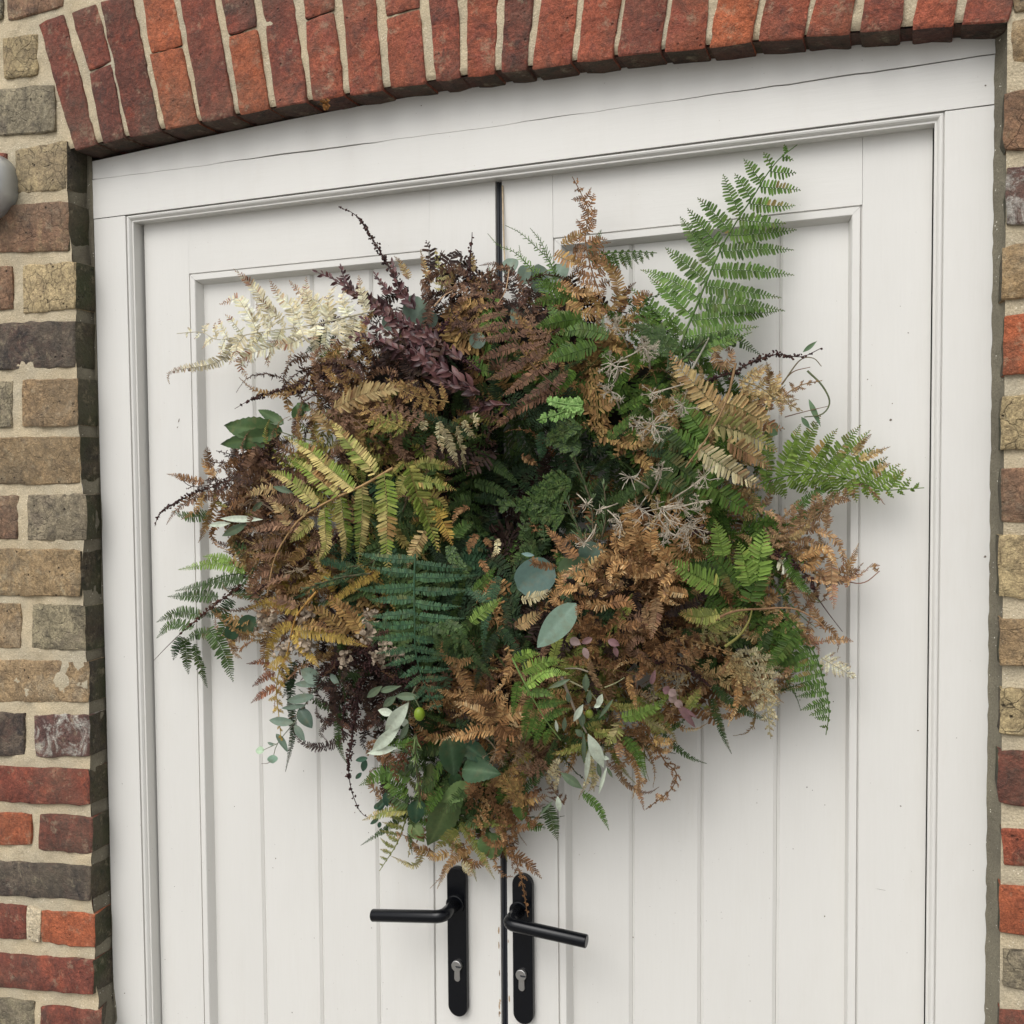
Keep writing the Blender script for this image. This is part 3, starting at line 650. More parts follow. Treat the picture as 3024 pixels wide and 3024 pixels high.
# ------------------------------------------------------------------ wreath
# traced positions are measured on photo enlargements; each letter names one: origin (px) and scale
ZM = {'A': (450,550,2.76), 'B': (1000,550,2.76), 'C': (1500,400,2.147), 'D': (1900,950,2.273), 'E': (450,1150,2.76), 'F': (1000,1150,2.76),
      'G': (1500,1450,2.76), 'H': (1950,1500,2.147), 'I': (700,1750,2.76), 'J': (1050,2050,2.76), 'K': (1550,1850,3.22), 'M': (0,1700,2.76), 'P': (0,0,0.63889)}
WC = (1518.0, 1500.0)                                # wreath centre, photo px
wreath = empty('wreath', tuple(at(WC[0], WC[1], D)))
tag(wreath, 'large wild wreath of green and dried fern fronds, seed heads and eucalyptus on the doors', 'wreath')
WLOC = np.array(wreath.location)
rng = np.random.default_rng(11)
def px(z, p):
    ox, oy, s_ = ZM[z]; return ox+p[0]/s_, oy+p[1]/s_
def front(x, y):
    """how far the wreath stands off the doors at this place"""
    r = math.hypot((x-WC[0])/1.0, (y-WC[1])/1.08)
    return -0.012-0.118*math.exp(-((r-400)/330.0)**2)
def P3(z, p, lift=0.0):
    x, y = px(z, p); return at(x, y, min(D-0.014, front(x, y)-lift))
def mpp(z, q):                                       # metres per enlargement px at that place
    return float(np.dot(P3(z, q)-CAM, FWD))/FPX/ZM[z][2]
def unit(v):
    v = np.asarray(v, float); return v/(np.linalg.norm(v, axis=-1, keepdims=True)+1e-12)
def spline(P, n):
    P = np.asarray(P, float)
    if len(P) == 2: P = np.array([P[0], (P[0]+P[1])/2, P[1]])
    Q = np.vstack([2*P[0]-P[1], P, 2*P[-1]-P[-2]]); out = []
    seg = len(P)-1; d = np.linalg.norm(np.diff(P, axis=0), axis=1); cum = np.concatenate([[0], np.cumsum(d)])
    for t in np.linspace(0, cum[-1], n):
        k = min(seg-1, int(np.searchsorted(cum, t, side='right')-1)); f = (t-cum[k])/(d[k]+1e-12)
        a, b_, c_, e = Q[k], Q[k+1], Q[k+2], Q[k+3]
        out.append(0.5*((2*b_)+(-a+c_)*f+(2*a-5*b_+4*c_-e)*f*f+(-a+3*b_-3*c_+e)*f**3))
    return np.array(out)
class GM:
    def __init__(s): s.V = []; s.Q = []; s.T = []; s.C = []; s.n = 0
    def add(s, V, Q=None, T=None, C=None):
        V = np.asarray(V, float).reshape(-1, 3); C = np.asarray(C, float)
        if C.ndim == 1: C = np.tile(C, (len(V), 1))
        if Q is not None and len(Q): s.Q.append(np.asarray(Q, int)+s.n)
        if T is not None and len(T): s.T.append(np.asarray(T, int)+s.n)
        s.V.append(V); s.C.append(C); s.n += len(V)
    def build(s, name, m_, parent, origin=None, smooth=False):
        V = np.vstack(s.V); C = np.clip(np.vstack(s.C)*1.12, 0.001, 1)
        loc = np.array(world_loc(parent) if origin is None else origin, float)
        q = np.vstack(s.Q) if s.Q else np.zeros((0, 4), int); t = np.vstack(s.T) if s.T else np.zeros((0, 3), int)
        me = bpy.data.meshes.new(name); me.vertices.add(len(V)); me.vertices.foreach_set('co', (V-loc).astype(np.float32).ravel())
        L = np.concatenate([q.ravel(), t.ravel()]); me.loops.add(len(L)); me.loops.foreach_set('vertex_index', L.astype(np.int32))
        st = np.concatenate([np.arange(len(q))*4, len(q)*4+np.arange(len(t))*3]); me.polygons.add(len(st)); me.polygons.foreach_set('loop_start', st.astype(np.int32))
        if smooth: me.polygons.foreach_set('use_smooth', np.ones(len(st), bool))
        ca = me.color_attributes.new('Col', 'FLOAT_COLOR', 'POINT'); ca.data.foreach_set('color', np.hstack([C, np.ones((len(C), 1))]).astype(np.float32).ravel())
        me.update(calc_edges=True); me.materials.append(m_)
        o = bpy.data.objects.new(name, me); COL.objects.link(o); o.parent = parent; o.location = loc-world_loc(parent)
        return o
def tube(g, P, r0, r1, c, sides=4):
    P = np.asarray(P, float); n_ = len(P); T = unit(np.gradient(P, axis=0)); up = np.array([0.3, -0.8, 0.5]); A = unit(np.cross(T, up)); B = np.cross(T, A)
    r_ = np.linspace(r0, r1, n_)[:, None, None]; th = np.arange(sides)*2*math.pi/sides
    V = P[:, None, :]+r_*(np.cos(th)[None, :, None]*A[:, None, :]+np.sin(th)[None, :, None]*B[:, None, :])
    i = np.arange(n_-1)[:, None]*sides; k = np.arange(sides)[None, :]; k2 = (k+1) % sides
    g.add(V, Q=np.stack([i+k, i+k2, i+sides+k2, i+sides+k], -1).reshape(-1, 4), C=c)
def leaflets(g, P, Dv, Bv, Nv, L, Wd, C, fold=0.25, bend=0.0):
    """many small folded oblong leaflets at once"""
    n_ = len(P); L = np.broadcast_to(L, n_)[:, None]; Wd = np.broadcast_to(Wd, n_)[:, None]; bend = np.broadcast_to(bend, n_)[:, None]; fold = np.broadcast_to(fold, n_)[:, None]
    b_ = P; r1 = P+Dv*.10*L+Bv*.92*Wd+Nv*(fold*Wd); l1 = P+Dv*.10*L-Bv*.92*Wd+Nv*(fold*Wd)
    k_ = (.80-.08*np.abs(bend))*L; r2 = P+Dv*k_+Bv*.74*Wd+Nv*(fold*.7*Wd+bend*.5*L); l2 = P+Dv*k_-Bv*.74*Wd+Nv*(fold*.7*Wd+bend*.5*L)
    t = P+Dv*(1-.25*np.abs(bend))*L+Nv*bend*L
    V = np.stack([b_, r1, r2, t, l2, l1], 1); i = np.arange(n_)*6
    Q = np.concatenate([np.stack([i, i+1, i+2, i+3], -1), np.stack([i, i+3, i+4, i+5], -1)])
    C6 = np.repeat(C[:, None, :], 6, 1); C6 = C6*np.array([0.86, 1, 1.03, 1.06, 1.03, 1])[None, :, None]
    g.add(V, Q=Q, C=C6.reshape(-1, 3))
# frond colours, umber also in place of shade in deep gaps: (main, second, tip, share of second, browned tips)
PAL = {
 'green':  (lin(76,108,40), lin(98,130,52), lin(132,110,62), .35, .12), 'dkgreen': (lin(60,84,40), lin(78,102,50), lin(104,98,56), .35, .10),
 'deep':   (lin(44,66,40), lin(58,82,46), lin(80,84,52), .3, .05), 'blue': (lin(62,98,70), lin(80,114,76), lin(108,116,72), .45, .08),
 'lime':   (lin(122,154,64), lin(142,170,80), lin(190,184,96), .4, .1), 'ygreen': (lin(130,140,66), lin(156,152,82), lin(180,148,88), .5, .3),
 'vari':   (lin(206,188,120), lin(122,142,56), lin(150,108,68), .42, .12), 'variy': (lin(178,160,88), lin(112,128,50), lin(150,112,70), .45, .15),
 'straw':  (lin(200,176,122), lin(172,138,92), lin(138,98,68), .35, .25), 'strawg': (lin(198,184,130), lin(156,158,90), lin(176,138,92), .35, .15),
 'cream':  (lin(252,242,208), lin(244,228,182), lin(160,112,84), .35, .32), 'creamp': (lin(218,206,164), lin(190,174,128), lin(150,114,82), .4, .25),
 'yellow': (lin(200,170,82), lin(176,144,72), lin(156,112,58), .35, .2), 'gold': (lin(186,154,94), lin(156,118,74), lin(130,92,62), .45, .3),
 'copper': (lin(200,160,106), lin(160,116,70), lin(224,196,148), .45, .2), 'copperd': (lin(156,114,72), lin(120,84,54), lin(186,148,104), .45, .2),
 'tan':    (lin(188,154,112), lin(152,114,80), lin(146,104,84), .4, .3), 'brown': (lin(148,114,88), lin(120,88,68), lin(172,134,102), .45, .2),
 'dkbrown': (lin(98,70,58), lin(78,54,46), lin(130,92,72), .45, .2), 'umber': (lin(70,50,42), lin(52,37,34), lin(96,66,52), .45, .2),
 'plum': (lin(92,66,56), lin(66,44,42), lin(120,84,66), .5, .2), 'brownd': (lin(124,90,68), lin(92,64,50), lin(150,110,82), .5, .2), 'fresh': (lin(92,120,40), lin(118,142,56), lin(150,120,66), .4, .18),
 'rust':   (lin(142,90,60), lin(116,72,52), lin(108,66,50), .4, .3),
}
DRY = {'straw', 'cream', 'creamp', 'gold', 'copper', 'copperd', 'tan', 'brown', 'dkbrown', 'umber', 'rust', 'plum', 'brownd', 'vari', 'variy', 'strawg'}
def shade(pal, n_, t=None, s_=0.0):
    a, b_, c_, sh, tp = [np.array(x) if isinstance(x, tuple) else x for x in PAL[pal]]
    u = rng.random(n_)[:, None]; k = np.clip((sh*2-u)*4, 0, 1)*rng.random((n_, 1))**.5
    if pal in ('vari', 'variy', 'strawg', 'ygreen') and n_ > 3:
        k = np.clip(.5+rng.normal(0, .35)+np.convolve(rng.normal(0, 1, n_+8), np.ones(9)/3, 'valid')*.5, 0, 1)[:, None]
    C = a*(1-k)+b_*k
    if t is not None:
        q = np.clip((np.asarray(t)[:, None]-(1-tp*1.2)+rng.normal(0, .12, (n_, 1)))*4, 0, 1)*np.clip(tp*4, 0, 1); C = C*(1-q)+c_*q
    if t is not None and n_ > 3 and pal != 'cream':
        w_ = np.convolve(rng.normal(0, 1, n_+6), np.ones(7)/2.6, 'valid'); q = np.clip((w_-1.0-(.55 if pal not in DRY else 0))*1.6, 0, .85)[:, None]; C = C*(1-q)+(c_ if rng.random() < .6 else b_*.7)*q
    return C*rng.uniform(.74, 1.24, (n_, 1))
def pinna(g, pts, nrm, lmax, wid, pal, sp, bendm, bends, fwd=.34, both=(1, 1), prof='oblong', tilt=0.0, stem=None, cs=1.0, light=1.0):
    """one rib with leaflets on both sides. pts (m,3), nrm (m,3)"""
    seg = np.linalg.norm(np.diff(pts, axis=0), axis=1); L = seg.sum(); K = max(4, int(L/sp)); cum = np.concatenate([[0], np.cumsum(seg)])
    T = unit(np.gradient(pts, axis=0))
    for side in (1, -1):
        sc_ = both[0] if side > 0 else both[1]
        if sc_ <= 0.02: continue
        tk = (np.arange(K)+.3+.5*(side > 0)+rng.normal(0, .08, K))/K; tk = np.clip(tk, 0.01, .995); d = tk*L
        ip_ = lambda A: np.stack([np.interp(d, cum, A[:, j]) for j in range(3)], -1)
        P, dv, nv = ip_(pts), unit(ip_(T)), ip_(nrm); nv = unit(nv-dv*np.sum(nv*dv, -1, keepdims=True)); bv = np.cross(dv, nv)*side
        if prof == 'oblong': pr = np.clip((1-tk**2.6)*.95+.06, .06, 1)*np.clip(.62+tk*2.2, 0, 1)
        else: pr = np.clip((1-tk)**.8*1.05+.06, .05, 1)
        f_ = fwd+rng.normal(0, .06, K)+.25*tk; f_ = np.clip(f_, -.2, .9); D_ = unit(dv*f_[:, None]+bv*np.sqrt(1-f_**2)[:, None]+nv*(tilt+rng.normal(0, .08+.25*bends, K))[:, None])
        W_ = unit(dv-D_*np.sum(dv*D_, -1, keepdims=True)); N_ = np.cross(D_, W_)*side
        keep = rng.random(K) > (0.02+.05*bends); C = shade(pal, K, tk)*light
        leaflets(g, P[keep], D_[keep], W_[keep], N_[keep], (lmax*sc_*pr*rng.uniform(.85, 1.12, K))[keep], (wid*np.clip(pr*1.3, .4, 1)*rng.uniform(.85, 1.1, K))[keep], C[keep],
                 fold=rng.normal(.22+.5*bends, .12, keep.sum()), bend=rng.normal(bendm, .08+bends*.5, keep.sum()))
    if stem is None: a = np.array(PAL[pal][0]); stem = a*(.55 if pal in DRY else .9)
    tube(g, pts, max(.0007, wid*.30), .0004, np.array(stem), 3)
def toward(P): return unit(CAM-P)
def frame_along(pts, roll=0.0, tilt=(0, 0)):
    T = unit(np.gradient(pts, axis=0)); C_ = unit(CAM[None]-pts)+np.array([tilt[0], 0, tilt[1]])
    Nn = unit(C_-T*np.sum(C_*T, -1, keepdims=True)); B = np.cross(T, Nn)
    return T, unit(Nn*math.cos(roll)+B*math.sin(roll))
SMALL = 0.00037; AREAS = []
def S(z, p, L, pal, lift=0.012, curl=None, roll=None, both=(1, 1), sp=None, fwd=None, wob=0.0, label=None, prof='oblong', wk=1.0, name='fern_frond', obj=True, g=None):
    """single rib of leaflets (one pinna or a simple frond), traced root to tip"""
    u = mpp(z, p[0]); pts = spline([P3(z, q, lift) for q in p], max(10, 4*len(p)))
    dry = pal in DRY
    if fwd is None: fwd = .30 if dry else .20
    if curl is None: curl = .35 if dry else .08
    if wob or dry: pts = pts+np.cumsum(rng.normal(0, .0011*(wob or .6), pts.shape), 0)*np.linspace(0, 1, len(pts))[:, None]
    if dry and curl > .18:
        tt_ = np.linspace(0, 1, len(pts)); pts[:, 1] -= rng.normal(.006, .014)*tt_**2; pts = pts+np.outer(np.sin(tt_*rng.uniform(3, 7)+rng.random()*6)*.0022, unit(rng.normal(0, 1, 3)))*tt_[:, None]; pts[:, 1] = np.minimum(pts[:, 1], D-.006)
    _, nr = frame_along(pts, roll if roll is not None else rng.normal(0, .3), (rng.normal(0, .12), rng.normal(.1, .12)))
    l_ = L*u; w_ = max(.0011, min(.0026, l_*.125))*wk; sp_ = sp*u if sp else w_*(1.8 if not dry else 1.95)
    own = g is None
    area_ = np.linalg.norm(np.diff(pts, axis=0), axis=1).sum()*l_
    if own and label is None and area_ < SMALL: g = bgf; own = False         # the smallest ribs join the background growth
    if own: g = GM(); AREAS.append(area_)
    lt_ = rng.uniform(.72, 1.26)
    pinna(g, pts, nr, l_, w_, pal, sp_, -.05 if not dry else rng.normal(.05, .15), curl, fwd, both, prof, light=lt_)
    if own:
        o = g.build(name, DRYM if dry else LEAFM, wreath)
        if label: o['label'] = label
        return o
def F(z, p, Wd, pal, n_=10, lift=0.012, curl=None, both=(1, 1), ang=(74, 42), prof='tri', sweep=.35, droop=.3, grav=0.0, roll=None, s0=.04, lr=.17, label=None, leafs=1.0, name='fern_frond', tipw=.10, light=1.0, into=None):
    """twice-divided frond: rachis traced root to tip, pinnae up to Wd long"""
    u = mpp(z, p[0]); pts = spline([P3(z, q, lift) for q in p], 48)
    dry = pal in DRY
    if curl is None: curl = .9 if dry else .12
    T, Nr = frame_along(pts, roll if roll is not None else rng.normal(0, .2), (rng.normal(0, .12), rng.normal(.08, .1)))
    seg = np.linalg.norm(np.diff(pts, axis=0), axis=1); Lr = seg.sum(); Wm = Wd*u
    g = GM() if into is None else into; c0 = np.array(PAL[pal][0]); tube(g, pts, max(.0011, Wm*.016), .0006, c0*(.6 if dry else .95), 5)
    wid = np.clip(Wm*lr*.15*leafs, .0010, .0029)
    for i in range(n_):
        for side in (1, -1):
            s_ = s0+(1-s0)*(((i+(.0 if side > 0 else .45)*.6)/n_)**.92); 
            if s_ > .99: continue
            sc_ = both[0] if side > 0 else both[1]
            if sc_ <= .02: continue
            if prof == 'tri': pr = (1-s_)**.75*np.clip(.75+s_*1.4, 0, 1)
            elif prof == 'lance': pr = np.clip(.35+s_*2.2, 0, 1)*(1-s_)**.6
            else: pr = np.clip(1-s_**2.2, .1, 1)*np.clip(.8+s_, 0, 1)
            L = Wm*sc_*max(tipw, pr)*rng.uniform(.82, 1.1); k = s_*(len(pts)-1); a = int(k); f = k-a; b1 = min(a+1, len(pts)-1)
            P0_ = pts[a]*(1-f)+pts[b1]*f; t_, nn = T[a], Nr[a]; bb = np.cross(t_, nn)*side
            th = R(ang[0]+(ang[1]-ang[0])*s_)+rng.normal(0, .07+.18*curl)
            e1 = math.cos(th)*t_+math.sin(th)*bb; e2 = math.sin(th)*t_-math.cos(th)*bb; m_ = 9; tt = np.linspace(0, 1, m_)
            psi = (sweep+rng.normal(0, .12+.5*curl))*tt; phi = (droop+rng.normal(0, .1+.5*curl))*tt+rng.normal(0, 1.9*curl)*tt**2
            dr = np.cos(phi)[:, None]*(np.cos(psi)[:, None]*e1+np.sin(psi)[:, None]*e2)-np.sin(phi)[:, None]*nn
            dr = unit(dr+np.array([0, 0, -1.0])*grav*tt[:, None])
            q = P0_+np.vstack([np.zeros(3), np.cumsum((dr[1:]+dr[:-1])*.5*L/(m_-1), 0)])
            q[:, 1] = np.minimum(q[:, 1], D-.006)
            nr = nn[None]-dr*np.sum(nn*dr, -1, keepdims=True); nr = unit(nr+np.cross(dr, nr)*(rng.normal(0, .15+.6*curl)*tt)[:, None])
            lm = max(.0025, min(L*.30, Wm*lr*(0.55+.45*pr)))*leafs
            pinna(g, q, nr, lm, wid*(.75+.25*pr), pal, wid*(1.72 if not dry else 1.9), rng.normal(-.05, .1), min(1.0, curl*.6), .17 if not dry else .28, (1, 1), 'oblong', light=light*rng.uniform(.78, 1.2))
    if into is not None: return None
    o = g.build(name, DRYM if dry else LEAFM, wreath)
    if label: o['label'] = label
    return o
def DOCK(z, p, r, lift=0.015, dens=1.0, col=(lin(58,38,38), lin(84,50,46)), tail=.25, name='seed_spike', label=None):
    u = mpp(z, p[0]); pts = spline([P3(z, q, lift) for q in p], 40); L = np.linalg.norm(np.diff(pts, axis=0), axis=1).sum(); g = GM()
    tube(g, pts, .0017, .0005, np.array(col[0])*1.1, 4)
    n_ = int(L/.00085*dens*min(1.8, r*u/.010)); t = rng.random(n_)**.9; t = t[(t < 1-tail) | (rng.random(n_) < .22)]; n_ = len(t)
    cl = np.round(t*L/.009)*.009/L; t = np.clip(np.where(rng.random(n_) < .7, cl+rng.normal(0, .0022/L, n_), t), 0, 1)
    k = np.clip(t*39, 0, 38.99); a = k.astype(int); f = (k-a)[:, None]; P = pts[a]*(1-f)+pts[a+1]*f
    rr_ = r*u*np.clip(1.0-t**1.6*.8, .2, 1)*np.clip(.5+t*4, 0, 1)*rng.random(n_)**.7
    d = unit(rng.normal(0, 1, (n_, 3))); P = P+d*rr_[:, None]; s_ = rng.uniform(.0014, .0027, n_)[:, None]
    A = unit(rng.normal(0, 1, (n_, 3))); B = unit(np.cross(A, rng.normal(0, 1, (n_, 3)))); C_ = np.cross(A, B)
    V = np.stack([P+A*s_*1.35, P-A*s_*1.1, P+B*s_, P-B*s_, P+C_*s_*.75, P-C_*s_*.75], 1); i = np.arange(n_)[:, None]*6
    tri = np.array([[0,2,4],[0,4,3],[0,3,5],[0,5,2],[1,4,2],[1,3,4],[1,5,3],[1,2,5]]); Tt = (i[:, :, None]+tri[None]).reshape(-1, 3)
    q = rng.random((n_, 1)); C = (np.array(col[0])*(1-q)+np.array(col[1])*q)*rng.uniform(.6, 1.25, (n_, 1))
    g.add(V, T=Tt, C=np.repeat(C, 6, 0))
    o = g.build(name, DRYM, wreath)
    if label: o['label'] = label
    return o
def blade(g, b_, t, wd, c, c2=None, nrm=None, bend=.12, fold=.18, shape='oval', wave=0.0, nseg=12, nw=4, vein=0.0, serr=0.0):
    """one broad leaf as a curved sheet"""
    b_, t = np.asarray(b_, float), np.asarray(t, float); d = t-b_; L = np.linalg.norm(d); d = d/L
    nr = toward((b_+t)/2) if nrm is None else np.asarray(nrm, float); nr = unit(nr-d*np.dot(nr, d)); s_ = np.cross(d, nr); V = []; C = []
    c = np.array(c); c2 = c if c2 is None else np.array(c2); ph = rng.random()*6
    for i in range(nseg+1):
        x = i/nseg
        if shape == 'oval': wv = math.sin(math.pi*min(1, x**.8))**.75
        elif shape == 'round': wv = math.sqrt(max(0, 1-(2*x-1)**2))**.9
        elif shape == 'lance': wv = math.sin(math.pi*x**.85)**1.05
        else: wv = math.sin(math.pi*x**.62)**.8
        wv = max(wv, .03)
        for j in range(-nw, nw+1):
            y = j/nw; e = 1+(serr*((i % 2)*2-1) if abs(j) == nw else 0)
            h = bend*L*(4*x*(1-x))*.5+fold*abs(y)*wv*wd*.5+wave*wd*math.sin(x*9+ph+y*2)*abs(y)
            V.append(b_+d*x*L+s_*y*wv*wd*.5*e+nr*h)
            k = math.exp(-(y*nw/1.0)**2*1.2)*vein; k2 = vein*.5*(abs(((x*7-abs(y)*1.3) % 1)-.5) < .09)
            C.append((c*(1-k)+c2*k)*(1+k2*.25))
    m_ = 2*nw+1; i = np.arange(nseg)[:, None]*m_; j = np.arange(m_-1)[None]
    g.add(np.array(V), Q=np.stack([i+j, i+j+1, i+m_+j+1, i+m_+j], -1).reshape(-1, 4), C=np.array(C)*rng.uniform(.92, 1.08))
def LEAF(z, b_, t, wd, col, lift=0.02, shape='oval', name='broad_leaf', label=None, m_=None, tiplift=None, tilt=(0, 0, 0), **k):
    g = GM(); u = mpp(z, b_); pb, pt_ = P3(z, b_, lift), P3(z, t, lift if tiplift is None else tiplift)
    nr = toward((pb+pt_)/2)+np.array(tilt) if any(tilt) else None
    blade(g, pb, pt_, wd*u, col, nrm=nr, shape=shape, **k); o = g.build(name, m_ or WAXY, wreath, smooth=True)
    if label: o['label'] = label
    return o
def SPRIG(z, p, L, wd, cols, stemc, lift=.018, sp=None, ang=38, shape='lance', name='leaf_sprig', taper=.4, label=None, m_=None):
    u = mpp(z, p[0]); pts = spline([P3(z, q, lift) for q in p], 40); T = unit(np.gradient(pts, axis=0)); g = GM(); tube(g, pts, .0016, .0006, np.array(stemc), 4)
    tot = np.linalg.norm(np.diff(pts, axis=0), axis=1).sum(); n_ = max(3, int(tot/((sp or L*.42)*u)))
    for i in range(n_):
        for sd in (1, -1):
            s_ = (i+.2+.3*rng.random())/n_; k = int(s_*38); t_ = T[k]; cn = toward(pts[k]); bb = unit(np.cross(t_, cn)); th = R(ang)+rng.normal(0, .25); az = rng.normal(0, .7)
            d = math.cos(th)*t_+math.sin(th)*(bb*sd*math.cos(az)+cn*math.sin(az)); l_ = L*u*(1-taper*s_)*rng.uniform(.8, 1.15)
            blade(g, pts[k], pts[k]+d*l_, wd*u*(1-taper*s_)*rng.uniform(.8, 1.15), np.array(cols[rng.integers(len(cols))])*rng.uniform(.85, 1.15), nrm=cn+rng.normal(0, .5, 3), shape=shape, nseg=8, nw=2, fold=.3, bend=.15)
    blade(g, pts[-1]-T[-1]*.002, pts[-1]+T[-1]*L*u*.6, wd*u*.5, cols[0], shape=shape, nseg=8, nw=2)
    o = g.build(name, m_ or WAXY, wreath, smooth=True)
    if label: o['label'] = label
    return o
def NEEDLE(z, p, L, cols, lift=.02, name='rosemary_sprig', dens=1.0, ang=35, label=None):
    u = mpp(z, p[0]); pts = spline([P3(z, q, lift) for q in p], 40); T = unit(np.gradient(pts, axis=0)); g = GM(); tube(g, pts, .0017, .0008, np.array(lin(96,86,64)), 5)
    tot = np.linalg.norm(np.diff(pts, axis=0), axis=1).sum(); n_ = int(tot/.0014*dens); s_ = rng.random(n_); k = (s_*38).astype(int)
    rd = unit(np.cross(T[k], rng.normal(0, 1, (n_, 3)))); th = R(ang)+rng.normal(0, .2, n_); Dv = T[k]*np.cos(th)[:, None]+rd*np.sin(th)[:, None]
    Bv = unit(np.cross(Dv, rng.normal(0, 1, (n_, 3)))); C = np.array([cols[i] for i in rng.integers(len(cols), size=n_)])*rng.uniform(.75, 1.2, (n_, 1))
    leaflets(g, pts[k], Dv, Bv, np.cross(Dv, Bv), L*u*(1-.45*s_)*rng.uniform(.75, 1.15, n_), .0010, C, fold=.3, bend=rng.normal(.05, .08, n_))
    o = g.build(name, LEAFM, wreath)
    if label: o['label'] = label
    return o
def CONIF(z, p, Wd, cols, lift=.02, name='conifer_sprig', label=None, n_=12):
    u = mpp(z, p[0]); pts = spline([P3(z, q, lift) for q in p], 40); T, Nr = frame_along(pts); g = GM(); tube(g, pts, .0016, .0008, np.array(cols[0])*.8, 4)
    for i in range(n_):
        for sd in (1, -1):
            s_ = (i+.5*rng.random())/n_; k = int(s_*38); bb = np.cross(T[k], Nr[k])*sd; d = unit(T[k]*.75+bb*.7+rng.normal(0, .12, 3)); l_ = Wd*u*(1-.7*s_)*rng.uniform(.7, 1.1); K = max(3, int(l_/.0022))
            tt = (np.arange(K)+.5)/K; q = pts[k]+d*l_*tt[:, None]; 
            for s2 in (1, -1):
                D_ = unit(d*.8+np.cross(d, Nr[k])*.75*s2+rng.normal(0, .15, (K, 3))); B_ = unit(np.cross(D_, Nr[k])+rng.normal(0, .1, (K, 3)))
                C = np.array([cols[j] for j in rng.integers(len(cols), size=K)])*rng.uniform(.8, 1.2, (K, 1))
                leaflets(g, q, D_, B_, np.cross(D_, B_), .0058*(1-.4*tt), .0013, C, fold=.2, bend=rng.normal(0, .1, K))
    o = g.build(name, LEAFM, wreath)
    if label: o['label'] = label
    return o
def UMB(z, c_, r, frm=None, lift=.035, rays=13, col=lin(204,192,172), double=True, name='dried_umbel', label=None):
    u = mpp(z, c_); P = P3(z, c_, lift); g = GM(); cn = toward(P); c = np.array(col)
    if frm is not None: tube(g, spline([P3(z, frm, .0), P3(z, ((frm[0]+c_[0])/2+r*.1, (frm[1]+c_[1])/2), lift*.8), P], 8), .0013, .0009, c*.9, 4)
    for i in range(rays):
        d = unit(rng.normal(0, 1, 3)+cn*.7); l_ = r*u*rng.uniform(.6, 1.1); e = P+d*l_; mid = (P+e)/2+rng.normal(0, .1*l_, 3)
        tube(g, spline([P, mid, e], 5), .00055, .0004, c*rng.uniform(.7, 1.05), 3)
        if double:
            for k in range(9):
                d2 = unit(d*.7+rng.normal(0, .6, 3)); tube(g, np.array([e, e+d2*l_*.16, e+d2*l_*.32*rng.uniform(.7, 1.1)]), .00032, .00026, c*rng.uniform(.65, 1.0), 3)
    o = g.build(name, STEMM, wreath)
    if label: o['label'] = label
    return o
def STALK(z, p, col, r=.0014, lift=.02, name='dry_stalk'):
    g = GM(); tube(g, spline([P3(z, q, lift) for q in p], 20), r, r*.5, np.array(col), 5); return g.build(name, STEMM, wreath)
def HONESTY(z, c_, r, n_=26, lift=.03, col=lin(186,168,146), size=30, name='papery_seed_head'):
    u = mpp(z, c_); g = GM(); P = P3(z, c_, lift); cn = toward(P)
    for i in range(n_):
        d = rng.normal(0, 1, 3); d = d/np.linalg.norm(d)*rng.random()**.5; q = P+d*r*u; q[1] = max(q[1], P[1]-.03); a = unit(rng.normal(0, 1, 3)); l_ = size*u*rng.uniform(.7, 1.2)
        blade(g, q, q+a*l_, l_*.8, np.array(col)*rng.uniform(.55, 1.2), nrm=unit(cn+rng.normal(0, .7, 3)), shape='round', nseg=6, nw=2, fold=.5, bend=.35)
        tube(g, np.array([P, (P+q)/2, q]), .0004, .0003, np.array(col)*.7, 3)
    return g.build(name, DRYM, wreath, smooth=True)
OLIVE_T, OLIVE_U = lin(92,108,84), lin(196,206,186)
def OLEAF(z, b_, t, wd, under=True, lift=.035, **k): return LEAF(z, b_, t, wd, OLIVE_U if under else OLIVE_T, lift, 'lance', 'olive_leaf', vein=.25, c2=lin(214,220,200) if under else lin(130,144,110), fold=.25, **k)
EUC = lin(116,134,118); EUCD = lin(78,98,84)
# --- moss core of the ring
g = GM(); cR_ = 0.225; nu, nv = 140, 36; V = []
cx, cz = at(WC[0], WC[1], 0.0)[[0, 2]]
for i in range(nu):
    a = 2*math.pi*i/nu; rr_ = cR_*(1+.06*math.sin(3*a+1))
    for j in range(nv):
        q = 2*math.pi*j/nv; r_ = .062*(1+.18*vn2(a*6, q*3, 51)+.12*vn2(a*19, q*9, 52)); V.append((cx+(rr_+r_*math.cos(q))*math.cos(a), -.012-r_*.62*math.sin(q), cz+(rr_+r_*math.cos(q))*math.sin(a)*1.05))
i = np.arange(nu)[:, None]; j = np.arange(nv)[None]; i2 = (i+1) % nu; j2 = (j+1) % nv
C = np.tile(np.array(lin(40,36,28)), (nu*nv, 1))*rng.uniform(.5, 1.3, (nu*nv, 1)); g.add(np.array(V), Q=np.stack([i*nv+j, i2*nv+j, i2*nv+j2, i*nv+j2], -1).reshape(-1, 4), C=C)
g.build('moss_ring', DRYM, wreath, smooth=True)

